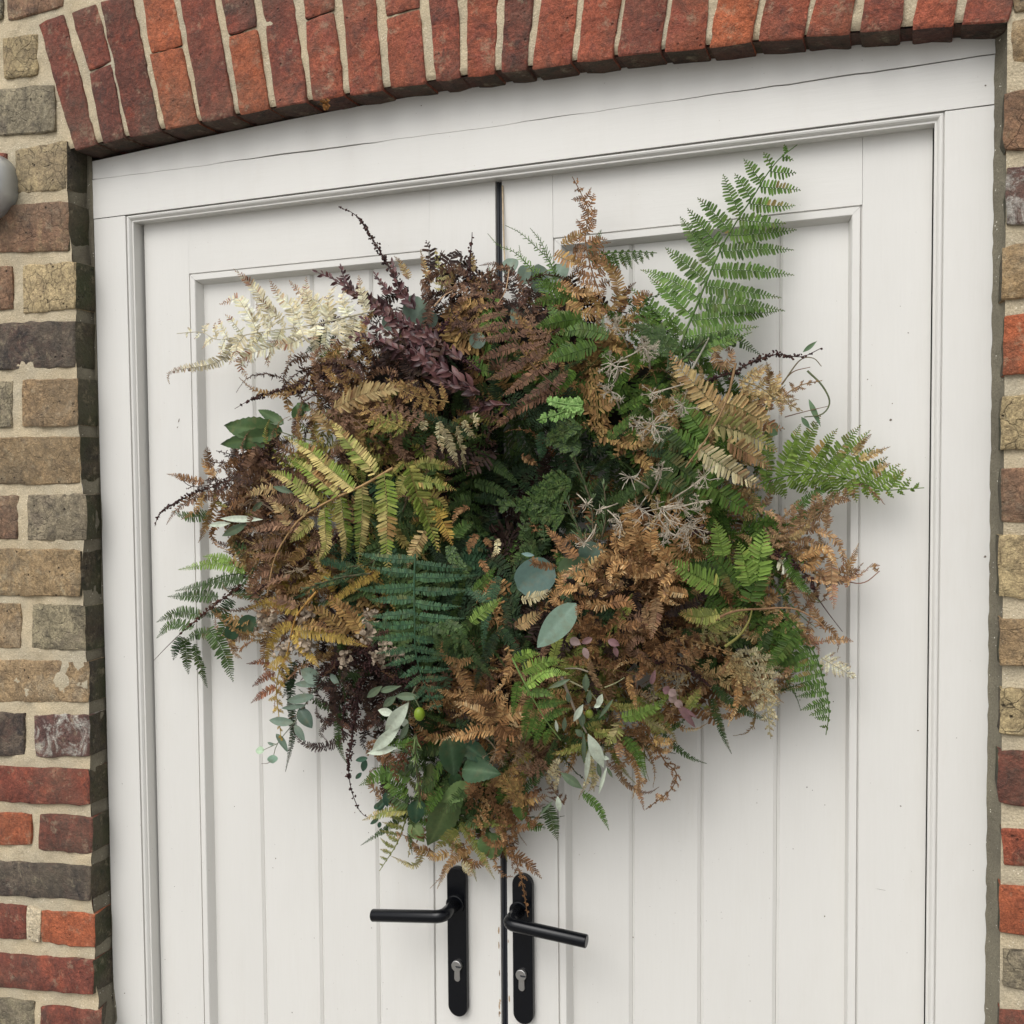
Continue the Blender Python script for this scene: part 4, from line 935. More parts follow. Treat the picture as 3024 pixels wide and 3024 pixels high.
# --- background foliage, tied in around the ring
HINT = [(880,600,'brownd umber'),(760,640,'umber plum'),(660,760,'gold brown'),(600,900,'variy brown'),(470,900,'dkbrown brown'),(500,1020,'tan straw'),(600,1180,'gold yellow'),(700,1260,'umber dkbrown'),(760,1150,'blue dkgreen'),
 (900,1100,'dkgreen deep'),(820,950,'variy dkgreen'),(1000,850,'deep dkgreen'),(1100,600,'gold green'),(1200,680,'green gold'),(1320,780,'straw green'),(1350,900,'green straw'),(1130,900,'deep dkgreen'),(1200,1080,'copper copperd'),
 (1400,1080,'green lime'),(1480,1000,'tan straw'),(1400,1230,'straw tan'),(1300,1290,'dkgreen copperd'),(1200,1200,'copperd umber'),(1100,1330,'ygreen tan'),(950,1330,'copper brown'),(850,1420,'dkgreen deep'),(780,1500,'green dkgreen'),(930,1500,'tan copperd'),(1180,1390,'copper ygreen')]  # umber among the copper ribs paints the shade of deep gaps
HULL = [(560,725),(620,640),(690,565),(750,515),(850,495),(960,505),(1040,520),(1150,525),(1210,600),(1290,640),(1380,690),(1480,735),(1500,800),(1445,900),(1480,960),(1530,1020),(1480,1080),(1500,1170),(1490,1260),(1430,1300),(1300,1325),(1260,1385),(1200,1420),(1080,1420),(1030,1490),(1000,1570),(930,1590),(850,1585),(745,1560),(705,1440),(690,1330),(620,1280),(540,1260),(500,1200),(480,1120),(450,1060),(425,1000),(400,930),(410,885),(480,850),(540,800)]
def inside(x, y):
    c = False; n_ = len(HULL); j = n_-1
    for i in range(n_):
        (xi, yi), (xj, yj) = HULL[i], HULL[j]
        if (yi > y) != (yj > y) and x < (xj-xi)*(y-yi)/(yj-yi)+xi: c = not c
        j = i
    return c
ctr = (970, 958); bgf = GM()
def hint(x, y):
    h = sorted(HINT, key=lambda q: (q[0]-x)**2+(q[1]-y)**2)[:3]; k = rng.random()
    h = h[0] if k < .62 else h[1] if k < .86 else h[2]
    return h[2].split()[0 if rng.random() < .55 else 1]
made = 0
while made < 230:                                     # small divided fronds deep in the ring
    bx, by = rng.uniform(380, 1560), rng.uniform(480, 1610); rr0 = math.hypot(bx-965, by-955)
    if not inside(bx, by) or rr0 < 45: continue
    a = math.atan2(by-ctr[1], bx-ctr[0]); da = a+rng.normal(0, .9); ln = rng.uniform(120, 230); bow = rng.normal(0, .4)
    b0 = (bx-math.cos(da)*ln*.35, by-math.sin(da)*ln*.35); p1 = (bx+math.cos(da)*ln*.15, by+math.sin(da)*ln*.15); p2 = (p1[0]+math.cos(da+bow)*ln*.5, p1[1]+math.sin(da+bow)*ln*.5)
    if not inside(*p2) or math.hypot(p2[0]-965, p2[1]-955) < 40: continue
    pal = hint(bx*.5+p2[0]*.5+rng.normal(0, 22), by*.5+p2[1]*.5+rng.normal(0, 22))
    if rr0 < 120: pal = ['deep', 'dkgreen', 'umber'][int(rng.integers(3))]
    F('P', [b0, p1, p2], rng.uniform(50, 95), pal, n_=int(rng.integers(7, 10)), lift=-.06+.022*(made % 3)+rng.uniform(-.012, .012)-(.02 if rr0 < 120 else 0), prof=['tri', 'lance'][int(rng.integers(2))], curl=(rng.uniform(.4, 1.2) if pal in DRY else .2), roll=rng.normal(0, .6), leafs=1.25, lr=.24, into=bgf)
    made += 1
made = 0
while made < 620:                                     # coarse single ribs, straight when green, hooked and coiled when dry
    bx, by = rng.uniform(370, 1570), rng.uniform(480, 1620); rr0 = math.hypot(bx-965, by-955)
    if not inside(bx, by) or rr0 < 60: continue
    pal = hint(bx+rng.normal(0, 25), by+rng.normal(0, 25)); dry = pal in DRY
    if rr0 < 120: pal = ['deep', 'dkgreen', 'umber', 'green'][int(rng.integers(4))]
    a = math.atan2(by-ctr[1], bx-ctr[0]); d = a+rng.normal(0, 1.0); ln = rng.uniform(70, 165); p = [(bx, by)]; k = rng.choice([-1, 1])*(rng.uniform(.1, .65) if dry else rng.uniform(0, .14))
    for q in range(5): d += k*(.6+q*.25); p.append((p[-1][0]+math.cos(d)*ln/5, p[-1][1]+math.sin(d)*ln/5))
    if sum(inside(*q) for q in p) < 5: continue
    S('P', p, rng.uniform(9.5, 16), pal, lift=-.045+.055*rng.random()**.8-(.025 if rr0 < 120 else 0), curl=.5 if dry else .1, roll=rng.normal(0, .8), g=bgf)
    made += 1
for x0, x1, y0, y1, n_, pals in ((430,570,870,1010,46,'dkbrown brown umber copperd'),(470,600,1000,1250,54,'tan brown gold straw copperd'),(1420,1560,960,1240,44,'tan straw copper green'),(740,1000,1440,1590,44,'dkgreen tan copperd ygreen'),(1250,1480,1170,1320,44,'copper straw dkgreen tan'),(620,760,1230,1400,34,'umber dkbrown dkgreen'),(930,1030,880,1020,16,'deep umber dkgreen'),(1040,1260,1300,1420,40,'copper ygreen tan dkgreen'),(560,700,640,800,30,'gold brown dkbrown')):  # includes dark ribs over the centre hole, standing in for its shade
    for q_ in range(n_):
        bx, by = rng.uniform(x0, x1), rng.uniform(y0, y1); pal = pals.split()[int(rng.integers(len(pals.split())))]; dry = pal in DRY
        d = math.atan2(by-ctr[1], bx-ctr[0])+rng.normal(0, 1.1); ln = rng.uniform(60, 140); p = [(bx, by)]; k = rng.choice([-1, 1])*(rng.uniform(.15, .75) if dry else rng.uniform(0, .14))
        for q in range(5): d += k*(.6+q*.25); p.append((p[-1][0]+math.cos(d)*ln/5, p[-1][1]+math.sin(d)*ln/5))
        S('P', p, rng.uniform(9, 14), pal, lift=-.02+.035*rng.random()-(.05 if x0 == 930 else 0), curl=.5 if dry else .1, roll=rng.normal(0, .8), g=bgf)

# --- traced plants, from the back forwards
# round eucalyptus leaves behind the top and right
for c_, r_ in (((1400,655),75),((1520,725),80),((1640,765),120),((1800,715),95),((620,1010),120),((720,1080),90),((430,1110),80),((1130,1260),70),((1480,1050),90)):
    LEAF('B', (c_[0]-r_*.3, c_[1]+r_*.9), (c_[0]+r_*.3, c_[1]-r_*.9), r_*1.9, EUC, lift=-.03 if c_[1] < 900 else -.012, shape='round', name='eucalyptus_leaf', tilt=tuple(rng.normal(0, .35, 3)), vein=.15, c2=lin(150,170,156))
for b_, t_, w_ in (((1050,350),(590,300),210),((1050,365),(560,450),160),((1070,280),(865,165),95),((1060,345),(880,310),110),((1190,250),(1185,110),110),((1290,170),(1180,110),60)):
    LEAF('E', b_, t_, w_, lin(62,86,46), lift=.0, name='broad_leaf', shape='egg', wave=.06, serr=.05, vein=.3, c2=lin(110,130,80), nseg=18)
LEAF('M', (1930,360), (1870,520), 120, lin(58,86,60), lift=0, shape='round', name='broad_leaf'); LEAF('I', (150,200), (0,330), 150, lin(58,84,60), lift=0, name='broad_leaf', shape='egg')
STALK('E', [(1330,420),(1180,390),(1050,350),(900,340)], lin(92,98,62), .0012, .004); STALK('E', [(1300,360),(1200,260),(1190,240)], lin(92,98,62), .001, .0); STALK('I', [(300,120),(200,170),(120,210)], lin(92,98,62), .001, .0)
# cream frond reaching left
F('A', [(1820,1010),(1300,1130),(850,1195),(540,1250),(400,1190),(200,1200)], 450, 'cream', 13, .022, curl=.36, ang=(80,52), prof='full', sweep=-.15, droop=.1, lr=.16, label='long bleached cream fern frond reaching left')
S('A', [(660,1230),(600,1390),(440,1470),(150,1520),(148,1625)], 62, 'cream', .006); S('A', [(900,1190),(790,1350),(660,1450),(690,1560)], 85, 'cream', .006)
S('A', [(1650,1050),(1640,1200),(1600,1420)], 75, 'cream', .012); S('A', [(980,1150),(930,980),(840,830),(710,705)], 75, 'cream', .010); S('A', [(1450,1080),(1350,930),(1240,860),(1170,770)], 80, 'cream', .010)
for p in ([(1300,1130),(1290,1000),(1230,880)],[(1330,1130),(1360,1210),(1385,1290)],[(1200,1150),(1230,1230),(1120,1300),(1040,1290)],[(1500,1090),(1530,1200),(1480,1330)],[(1050,1160),(980,1300),(850,1350),(650,1450)],[(1150,1150),(1150,1000),(1050,900),(990,790)],[(860,1190),(770,1030),(680,920),(540,950)],[(1420,1100),(1440,980),(1400,900)],[(750,1215),(700,1300),(720,1400)],[(1600,1060),(1560,960),(1480,900)]): S('A', p, 84, 'cream', .026)
S('A', [(1560,1380),(1440,1380),(1300,1470)], 55, 'green', .0); S('A', [(1470,1200),(1350,1290),(1240,1360)], 60, 'dkgreen', .0)
# dark seed spikes
DOCK('B', [(540,900),(430,690),(330,520),(250,390),(170,270),(100,210),(0,170)], 48, .004, tail=.2, label='dark seed spike standing up on the left')
DOCK('B', [(1075,760),(1070,600),(1085,450),(1088,375)], 40, .004); DOCK('A', [(1560,1500),(1250,1600),(950,1690),(800,1740),(670,1815)], 48, .004, tail=.15); DOCK('A', [(1500,1640),(1300,1650),(1140,1695),(1010,1700)], 34, .004)
DOCK('D', [(420,400),(620,330),(750,260),(900,220),(1060,235),(1190,180)], 44, .012, tail=.15); DOCK('E', [(760,680),(500,790),(330,850),(180,930),(60,1010),(20,1115)], 42, .0, tail=.12)
DOCK('H', [(660,280),(800,320),(930,430),(1000,570)], 46, .012, tail=.0, dens=1.3); STALK('H', [(990,560),(1060,660),(1155,785)], lin(70,46,40), .0009, .012)
DOCK('I', [(1150,420),(1020,700),(980,900),(940,1150),(910,1400),(930,1600),(1000,1780),(1065,1830)], 62, .010, tail=.22, dens=1.1, label='dark seed spike hanging at the lower left'); DOCK('I', [(950,860),(880,960),(860,1080),(870,1200)], 30, .006, tail=.1)
DOCK('I', [(1200,560),(1000,480),(850,560),(650,700)], 90, .012, tail=.1, dens=1.2); DOCK('I', [(1300,600),(1150,620),(950,560)], 95, .010, tail=0); DOCK('I', [(1480,640),(1400,720),(1200,700)], 80, .012, tail=0)
DOCK('K', [(1250,330),(1480,370),(1640,470),(1760,570)], 62, .018, tail=.05, dens=1.3); DOCK('M', [(1990,60),(1750,240),(1600,360),(1440,500)], 34, .004, tail=.05, col=(lin(78,48,42), lin(98,60,48))); STALK('M', [(1440,500),(1350,590),(1255,690)], lin(70,48,40), .0008, .0)
DOCK('P', [(640,1010),(560,1060),(480,1120)], 14, .01); DOCK('B', [(900,1100),(750,1250),(600,1300)], 60, .012, col=(lin(64,36,40), lin(86,48,50)), tail=0); DOCK('B', [(1150,1500),(1000,1400),(850,1350)], 60, .015, col=(lin(64,36,40), lin(86,48,50)), tail=0); DOCK('G', [(1500,340),(1600,330),(1680,350)], 70, .01, tail=0)
# burgundy sprigs
BG = [lin(76,46,48), lin(94,58,58), lin(58,36,38), lin(104,70,68)]; BS = lin(74,44,44)
for z, p, l_ in (('A',[(1960,1010),(1780,950),(1620,840),(1480,760),(1345,700)],120),('A',[(1620,840),(1565,750),(1540,665)],80),('B',[(700,1280),(450,1100),(280,950),(130,860),(0,780)],130),('B',[(900,1500),(600,1380),(400,1290),(250,1240),(120,1230)],140),
    ('B',[(1150,1680),(850,1480),(650,1400),(450,1330)],150),('B',[(820,1260),(600,1150),(400,1020),(290,980)],130),('B',[(1000,1420),(850,1300),(700,1280)],110),('B',[(620,1000),(500,850),(455,720),(440,630)],120),('B',[(430,880),(340,780),(300,720)],80),
    ('B',[(1000,1660),(800,1560),(700,1450),(560,1400)],140),('B',[(850,1400),(700,1180),(520,1090)],120),('B',[(700,1400),(520,1250),(330,1160),(200,1080)],120),('B',[(1150,1700),(1000,1640),(830,1620)],110),('B',[(1400,1780),(1200,1790),(1080,1830)],100)):
    SPRIG(z, p, l_, l_*.36, BG, BS, lift=.022, name='burgundy_sprig')
# brown frond across the top
F('B', [(1800,1660),(1600,1480),(1450,1280),(1330,1080),(1220,900),(1130,690)], 430, 'brownd', 11, .045, curl=.30, ang=(100,60), prof='full', sweep=.1, droop=.15, both=(.55,1), lr=.13, label='large brown fern frond across the top')
S('B', [(1800,1650),(1600,1750),(1430,1850),(1255,1990)], 62, 'brownd', .03); F('B', [(1250,950),(1350,780),(1430,640)], 150, 'dkbrown', 8, .01, curl=.8); F('B', [(1450,1050),(1520,880),(1570,730)], 130, 'dkbrown', 7, .008, curl=.8); F('B', [(1100,900),(950,850),(800,760)], 170, 'brown', 8, .012, curl=.8)
F('B', [(1050,1200),(900,1000),(700,850)], 170, 'dkbrown', 8, .006, curl=.8); F('B', [(1700,1300),(1600,1150),(1500,960)], 170, 'brown', 8, .012, curl=.7); F('B', [(1150,760),(1250,690),(1400,660)], 90, 'brown', 6, .01, curl=.9)
S('B', [(760,790),(700,650),(680,545)], 46, 'straw', .004); F('B', [(850,880),(830,700),(790,515)], 120, 'strawg', 8, .002, curl=.3); S('B', [(570,760),(520,640),(460,580)], 46, 'straw', .004); S('B', [(880,830),(930,690),(955,610)], 46, 'straw', .004); S('B', [(1090,700),(1110,620),(1120,560)], 30, 'straw', 0)
# feathery green at the top
for p in ([(1800,1100),(1700,900),(1550,650),(1420,530),(1300,480),(1215,385)], [(1800,900),(1720,620),(1580,470),(1480,380),(1358,318)], [(1780,760),(1700,560),(1640,440),(1560,340)], [(1750,900),(1620,700),(1500,600),(1470,480)]): S('B', p, 62, 'green', .004, sp=34, fwd=.55, wk=.75, curl=.35)
for p in ([(1900,1040),(1750,1090),(1605,1145)],[(1880,1180),(1760,1290),(1650,1365)],[(1900,1270),(1790,1390),(1665,1465)],[(1900,900),(1750,920),(1560,960)],[(1920,1500),(1840,1600),(1780,1730)],[(1850,880),(1700,800),(1590,830)],[(1932,1100),(1800,1080),(1700,960)]): S('B', p, 66, 'green', .03)
# brown plume and its coiled lower part
F('C', [(600,1060),(530,850),(490,660),(510,480),(470,380),(408,262)], 235, 'copperd', 14, .012, curl=.7, prof='lance', ang=(70,40), lr=.2, label='brown curled fern plume standing up at the top')
S('C', [(640,1110),(710,1010),(690,880),(600,815),(500,790)], 58, 'gold', .03, curl=.6); S('C', [(365,1065),(500,1130),(640,1085)], 60, 'gold', .03); S('C', [(310,935),(430,1000),(600,1010)], 55, 'copper', .032); S('C', [(295,750),(400,800),(520,815)], 62, 'gold', .018); S('C', [(340,690),(430,640),(520,600)], 45, 'gold', .012)
S('C', [(700,1120),(760,1000),(830,960)], 45, 'copperd', .018); S('C', [(800,1080),(850,1000),(910,1010)], 45, 'copperd', .018); F('C', [(600,1300),(740,1180),(870,1060)], 120, 'gold', 8, .02, curl=.7)
F('C', [(520,780),(650,745),(800,738),(945,745)], 190, 'green', 10, .008, both=(1,.15), ang=(80,60), grav=.5, lr=.15); S('C', [(535,800),(555,690),(592,598)], 42, 'green', .006)
# the long green frond, upper right
F('C', [(1080,1440),(1110,1290),(1200,1070),(1290,850),(1370,680),(1460,530),(1560,380),(1640,250),(1720,150),(1835,58)], 600, 'green', 13, .006, curl=.06, ang=(68,62), prof='full', sweep=.02, droop=.12, both=(1,.82), lr=.112, s0=.02, roll=0.0, leafs=1.12, tipw=.1, label='long green fern frond pointing up to the right')
F('C', [(1000,1350),(900,1200),(860,1060),(980,1000)], 200, 'green', 9, .004); F('C', [(1050,1400),(960,1280),(800,1200)], 190, 'dkgreen', 9, .012); S('C', [(1110,1330),(1250,1330),(1420,1290),(1600,1390)], 70, 'dkgreen', .012)
for p in ([(560,1330),(400,1380),(210,1440)],[(640,1270),(480,1230),(300,1260)],[(470,1160),(330,1180),(170,1215)],[(900,1440),(760,1400),(620,1420)]): S('C', p, 62, 'green', .035)
# right: straw and green ribs
for p, l_, pal in (([(60,700),(200,820),(340,900)],90,'dkgreen'),([(400,900),(250,790),(80,680)],85,'green'),([(250,980),(400,1060),(560,1180),(790,1330)],112,'green'),([(120,900),(260,1000),(420,1120)],90,'dkgreen'),([(420,770),(330,650),(260,560),(200,455)],88,'green'),([(100,1020),(250,1130),(420,1300)],80,'dkgreen'),
    ([(520,600),(330,400),(220,270),(178,195)],98,'straw'),([(560,800),(700,880),(860,980)],80,'straw'),([(500,640),(600,660),(780,740)],80,'straw'),([(520,540),(640,570),(780,640),(890,690),(985,700)],112,'straw'),([(420,690),(560,705),(720,760),(910,860)],112,'strawg'),([(365,840),(480,930),(620,1010),(815,1115)],100,'creamp')): S('D', p, l_, pal, .03 if pal in DRY else .016, curl=.12, roll=0.1)
F('D', [(760,1095),(880,1050),(1050,1020),(1200,1020),(1350,1045),(1500,1090),(1620,1130),(1885,1115)], 470, 'fresh', 13, .008, curl=.10, ang=(62,48), prof='full', sweep=.05, both=(.45,1), lr=.15, roll=.05, label='green fern frond reaching right')
for a, b_ in (((1450,930),(1640,840)),((1540,1010),(1640,950)),((1400,900),(1535,760))): S('D', [a, ((a[0]+b_[0])/2-8, (a[1]+b_[1])/2), b_], 36, 'straw', .012)
F('D', [(640,390),(780,440),(900,520),(1070,600)], 210, 'straw', 9, .012, curl=.7); F('D', [(760,560),(900,520),(1050,430),(1200,395)], 130, 'tan', 8, .01, curl=.8); S('D', [(860,480),(850,380),(840,290)], 42, 'straw', .01); S('D', [(880,480),(900,400),(918,320)], 42, 'straw', .01); S('D', [(480,190),(500,280),(560,300),(600,200),(540,150)], 50, 'tan', .02, curl=.5)
F('D', [(930,1530),(1060,1380),(1160,1290),(1290,1190),(1450,1140)], 270, 'tan', 10, .008, curl=.55, ang=(70,45), lr=.16, label='tan curled fern frond at the right'); F('D', [(840,1580),(900,1430),(960,1290),(1060,1195)], 150, 'tan', 8, .012, curl=.6); S('D', [(1230,1390),(1240,1290),(1235,1190)], 40, 'tan', .01); F('D', [(900,1480),(980,1530),(1100,1570),(1310,1590)], 120, 'copper', 7, .008, curl=.7); S('D', [(1380,1080),(1480,1100),(1540,1170),(1600,1240)], 26, 'tan', .004)
for b_, t_, w_ in (((1110,520),(1190,705),38),((1070,205),(1165,130),30),((1060,640),(1120,720),35),((820,700),(900,760),120),((970,860),(1030,930),70)): LEAF('D', b_, t_, w_, lin(92,118,84), .0, 'lance', 'narrow_leaf')
STALK('D', [(1100,330),(1200,430),(1250,540),(1200,620),(1080,640)], lin(96,104,72), .0016, .004); STALK('D', [(910,440),(1000,340),(1120,305)], lin(120,92,70), .0010, .004); STALK('D', [(930,420),(1050,260),(1140,245),(1195,300)], lin(110,100,72), .0011, .004); STALK('D', [(950,640),(1100,600),(1250,565)], lin(110,86,66), .0008, .004)
STALK('D', [(620,280),(560,520),(440,760),(280,980)], lin(132,104,70), .0019, .045); STALK('D', [(320,330),(440,110)], lin(150,146,132), .0018, .02)
# left: brown tangle and variegated frond
F('E', [(1150,640),(850,700),(560,760),(320,790),(205,690)], 250, 'dkbrown', 12, .006, curl=.8, prof='full'); F('E', [(1050,520),(800,560),(560,600),(420,560)], 190, 'dkbrown', 10, .01, curl=.8); F('E', [(1000,700),(760,800),(560,880),(460,1000)], 210, 'copperd', 10, .004, curl=.7); F('E', [(900,560),(700,540),(520,500)], 150, 'umber', 8, .0, curl=.8)
for p, l_, pal in (([(520,720),(450,640),(425,570)],50,'copper'),([(430,830),(385,960),(300,1060)],55,'gold'),([(510,900),(475,1050),(400,1235)],52,'gold'),([(480,1020),(300,1040),(160,990)],66,'dkgreen'),([(420,760),(330,730),(210,690)],46,'copperd'),([(600,960),(540,1080),(480,1200)],50,'copperd'),([(480,640),(470,540),(530,480)],45,'copperd')): S('E', p, l_, pal, .006)
STALK('E', [(1960,640),(1700,790),(1500,880),(1350,960),(1200,1060),(1080,1220),(990,1400),(935,1680)], lin(176,142,96), .0022, .045)
for p, l_, pal in (([(1820,690),(1660,500),(1540,360),(1440,245)],92,'vari'),([(1650,820),(1450,650),(1250,480),(1070,385)],90,'vari'),([(1510,870),(1360,730),(1230,620),(1085,525)],82,'vari'),([(1340,950),(1200,800),(1080,690),(935,620)],76,'vari'),([(1110,1110),(1020,960),(950,890),(875,850)],56,'straw'),([(1260,1010),(1180,960),(1080,960)],60,'straw'),
    ([(1400,960),(1412,1150),(1420,1270),(1360,1395)],66,'vari'),([(1530,880),(1560,1080),(1580,1250),(1545,1390)],82,'vari'),([(1710,790),(1712,1000),(1710,1230),(1690,1445)],84,'vari'),([(1890,680),(1910,950),(1900,1250),(1890,1530)],104,'vari'),([(1310,1060),(1220,1160),(1130,1255)],60,'vari')): S('E', p, l_, pal, .048, curl=.10, roll=0.05)
for p, l_, pal in (([(570,620),(640,860),(720,1050),(800,1310)],118,'variy'),([(780,950),(860,1100),(930,1270)],86,'yellow'),([(640,640),(700,600),(950,640)],60,'ygreen'),([(620,760),(760,760),(960,820)],80,'ygreen'),([(640,880),(800,880),(920,1000)],80,'variy'),([(560,700),(500,820),(480,900)],70,'ygreen'),([(700,1150),(620,1300),(570,1420)],75,'straw')): S('F', p, l_, pal, .038, curl=.12)
F('F', [(520,560),(620,780),(690,960),(830,1330)], 200, 'variy', 9, .02, curl=.3, lr=.2)
S('B', [(-40,1810),(200,1690),(400,1640),(580,1550)], 130, 'straw', .04, curl=.2, fwd=.6, sp=20); S('E', [(1430,340),(1370,230),(1320,150)], 62, 'straw', .03); S('E', [(1560,380),(1500,300),(1470,240)], 60, 'straw', .03); F('E', [(1750,330),(1600,220),(1380,200),(1250,280)], 170, 'brown', 9, .025, curl=.8); F('E', [(1900,300),(1750,160),(1600,60)], 190, 'gold', 9, .03, curl=.6); F('B', [(900,1760),(600,1700),(380,1560)], 220, 'gold', 10, .03, curl=.6); F('F', [(560,330),(400,260),(220,280)], 170, 'variy', 8, .04, curl=.6); F('F', [(700,260),(480,180),(250,160)], 170, 'brown', 9, .03, curl=.8)
for b_, t_, w_, un in (((900,1060),(550,1052),56,True),((640,1090),(455,1108),46,True),((780,1090),(568,1195),72,False),((900,910),(810,1000),46,False),((1160,850),(980,790),46,False),((1100,860),(1060,780),40,False)): OLEAF('E', b_, t_, w_, un, lift=.03)
UMB('E', (850,900), 140, (1050,1050), .02, 16, lin(150,128,104)); UMB('E', (1010,1170), 130, None, .02, 16, lin(140,118,96)); UMB('E', (1180,1470), 110, (1050,1500), .03, 12, lin(176,158,132))
for p in ([(1230,1130),(1050,1110),(850,1170)],[(1090,1240),(930,1260),(810,1330)],[(1040,1350),(900,1360),(790,1340)],[(1370,1150),(1330,1270),(1200,1290)],[(980,1460),(880,1500),(830,1620)],[(1200,900),(1080,900),(1030,920)],[(1120,1540),(1010,1560),(960,1620)]): S('E', p, 60, 'brown', .04, curl=.4)
# dark green sprays, far left
for p, l_, pal in (([(1990,20),(1700,70),(1425,125)],72,'dkgreen'),([(1780,170),(1560,165),(1365,170)],66,'dkgreen'),([(1650,320),(1450,300),(1275,380)],62,'dkgreen'),([(1580,420),(1400,395),(1275,510)],62,'dkgreen'),([(1500,500),(1440,580),(1412,690)],55,'deep'),([(1510,520),(1520,650),(1535,805)],60,'dkgreen'),([(1580,560),(1620,700),(1690,915)],56,'dkgreen'),([(1700,430),(1820,620),(1900,865)],84,'dkgreen'),([(1850,300),(1830,420),(1760,560)],70,'dkgreen'),([(1720,460),(1600,480),(1500,540)],60,'dkgreen'),([(1900,200),(1780,300),(1650,330)],60,'deep')): S('M', p, l_, pal, .004)
S('E', [(760,1470),(520,1420),(210,1470)], 66, 'lime', .0); S('E', [(640,1400),(540,1370),(410,1360)], 50, 'lime', .0); F('E', [(900,1520),(720,1500),(520,1540),(400,1620)], 160, 'dkgreen', 9, .0); S('E', [(900,1700),(700,1640),(560,1610)], 70, 'dkgreen', .0); F('E', [(760,1340),(680,1280),(620,1230)], 100, 'dkgreen', 6, 0)
# yellow ferns, lower left
STALK('I', [(650,-10),(500,170),(450,300),(410,500)], lin(184,140,72), .0022, .045)
for p, l_, pal in (([(450,300),(700,340),(900,390),(1065,442)],66,'yellow'),([(500,170),(300,80),(60,140)],62,'yellow'),([(450,260),(330,320),(260,480),(230,630)],56,'yellow'),([(460,330),(540,450),(670,615)],54,'yellow'),([(880,340),(760,200),(640,80)],95,'gold'),([(970,270),(870,120),(790,0)],85,'gold'),([(1020,330),(950,200),(900,90)],75,'gold'),([(480,120),(380,60),(250,60)],60,'brown'),([(310,650),(200,700),(80,768)],44,'rust'),([(320,770),(240,810),(155,885)],48,'rust'),([(260,585),(180,565),(115,560)],30,'rust'),([(410,520),(330,560),(240,600)],55,'yellow'),([(500,250),(700,280),(850,320)],60,'gold')): S('I', p, l_, pal, .045)
F('I', [(440,470),(350,620),(320,800),(340,1000),(365,1245)], 160, 'yellow', 10, .012, curl=.5, lr=.2, label='yellow fern frond hanging at the lower left'); S('I', [(440,640),(440,900),(455,1150),(395,1460)], 44, 'deep', -.004); S('I', [(470,560),(420,760),(370,860)], 60, 'deep', 0)
S('I', [(760,740),(805,880),(770,1040),(710,1130),(785,1195)], 52, 'umber', .004)
for c_ in ((280,230),(200,240),(480,440),(560,420),(360,460),(1080,180),(1060,350),(1210,460),(1280,510),(870,550),(1150,540),(550,200)): HONESTY('I', c_, 75, 20, .045, lin(188,170,148), 46)
# eucalyptus stem, lower left
STALK('I', [(760,650),(600,840),(480,1040),(330,1230),(290,1370)], lin(120,128,104), .0012, .01)
for b_, t_, w_, c_ in (((690,720),(520,630),125,EUC),((700,740),(465,748),60,EUC),((630,840),(405,885),76,EUC),((560,915),(362,942),44,EUC),((505,945),(612,1105),112,EUCD),((460,1060),(262,1040),74,EUC),((470,1080),(552,1212),62,EUC),((318,1150),(412,1302),60,EUC),((222,1290),(152,1285),64,lin(168,190,160)),((288,1322),(292,1392),84,lin(150,180,158)),((760,660),(840,770),50,EUC),((300,1240),(248,1222),26,EUC)):
    LEAF('I', b_, t_, w_, c_, .012, 'oval', 'eucalyptus_leaf', vein=.15, c2=lin(160,178,160), tilt=tuple(rng.normal(0, .25, 3)))
STALK('I', [(330,1230),(260,1262),(200,1290)], lin(120,128,104), .0008, .012); STALK('I', [(315,1235),(280,1225),(250,1222)], lin(120,128,104), .0006, .012); STALK('I', [(290,1360),(250,1390),(200,1394)], lin(110,104,90), .0007, .012)
# blue-green fern, centre left
F('F', [(625,1340),(615,1600),(620,1900),(630,2150),(700,2400),(830,2640)], 560, 'blue', 14, .055, curl=.10, ang=(86,60), prof='tri', sweep=-.2, droop=.1, lr=.085, roll=0.0, leafs=1.0, s0=.03, label='blue-green fern frond hanging over the centre left')
for p in ([(1500,330),(1620,320),(1640,560)],[(1560,260),(1700,340),(1690,550)],[(1640,250),(1770,340),(1780,510)],[(1700,230),(1840,330),(1850,520)]): S('I', p, 44, 'dkgreen', .055)
S('F', [(1080,1900),(1200,1800),(1335,1695)], 62, 'lime', .05); S('F', [(1100,1650),(1190,1560),(1285,1445)], 54, 'green', .05); S('F', [(940,1210),(1000,1130),(1095,1080)], 72, 'green', .02); S('F', [(1200,1720),(1100,1650),(1000,1640)], 60, 'blue', .05)
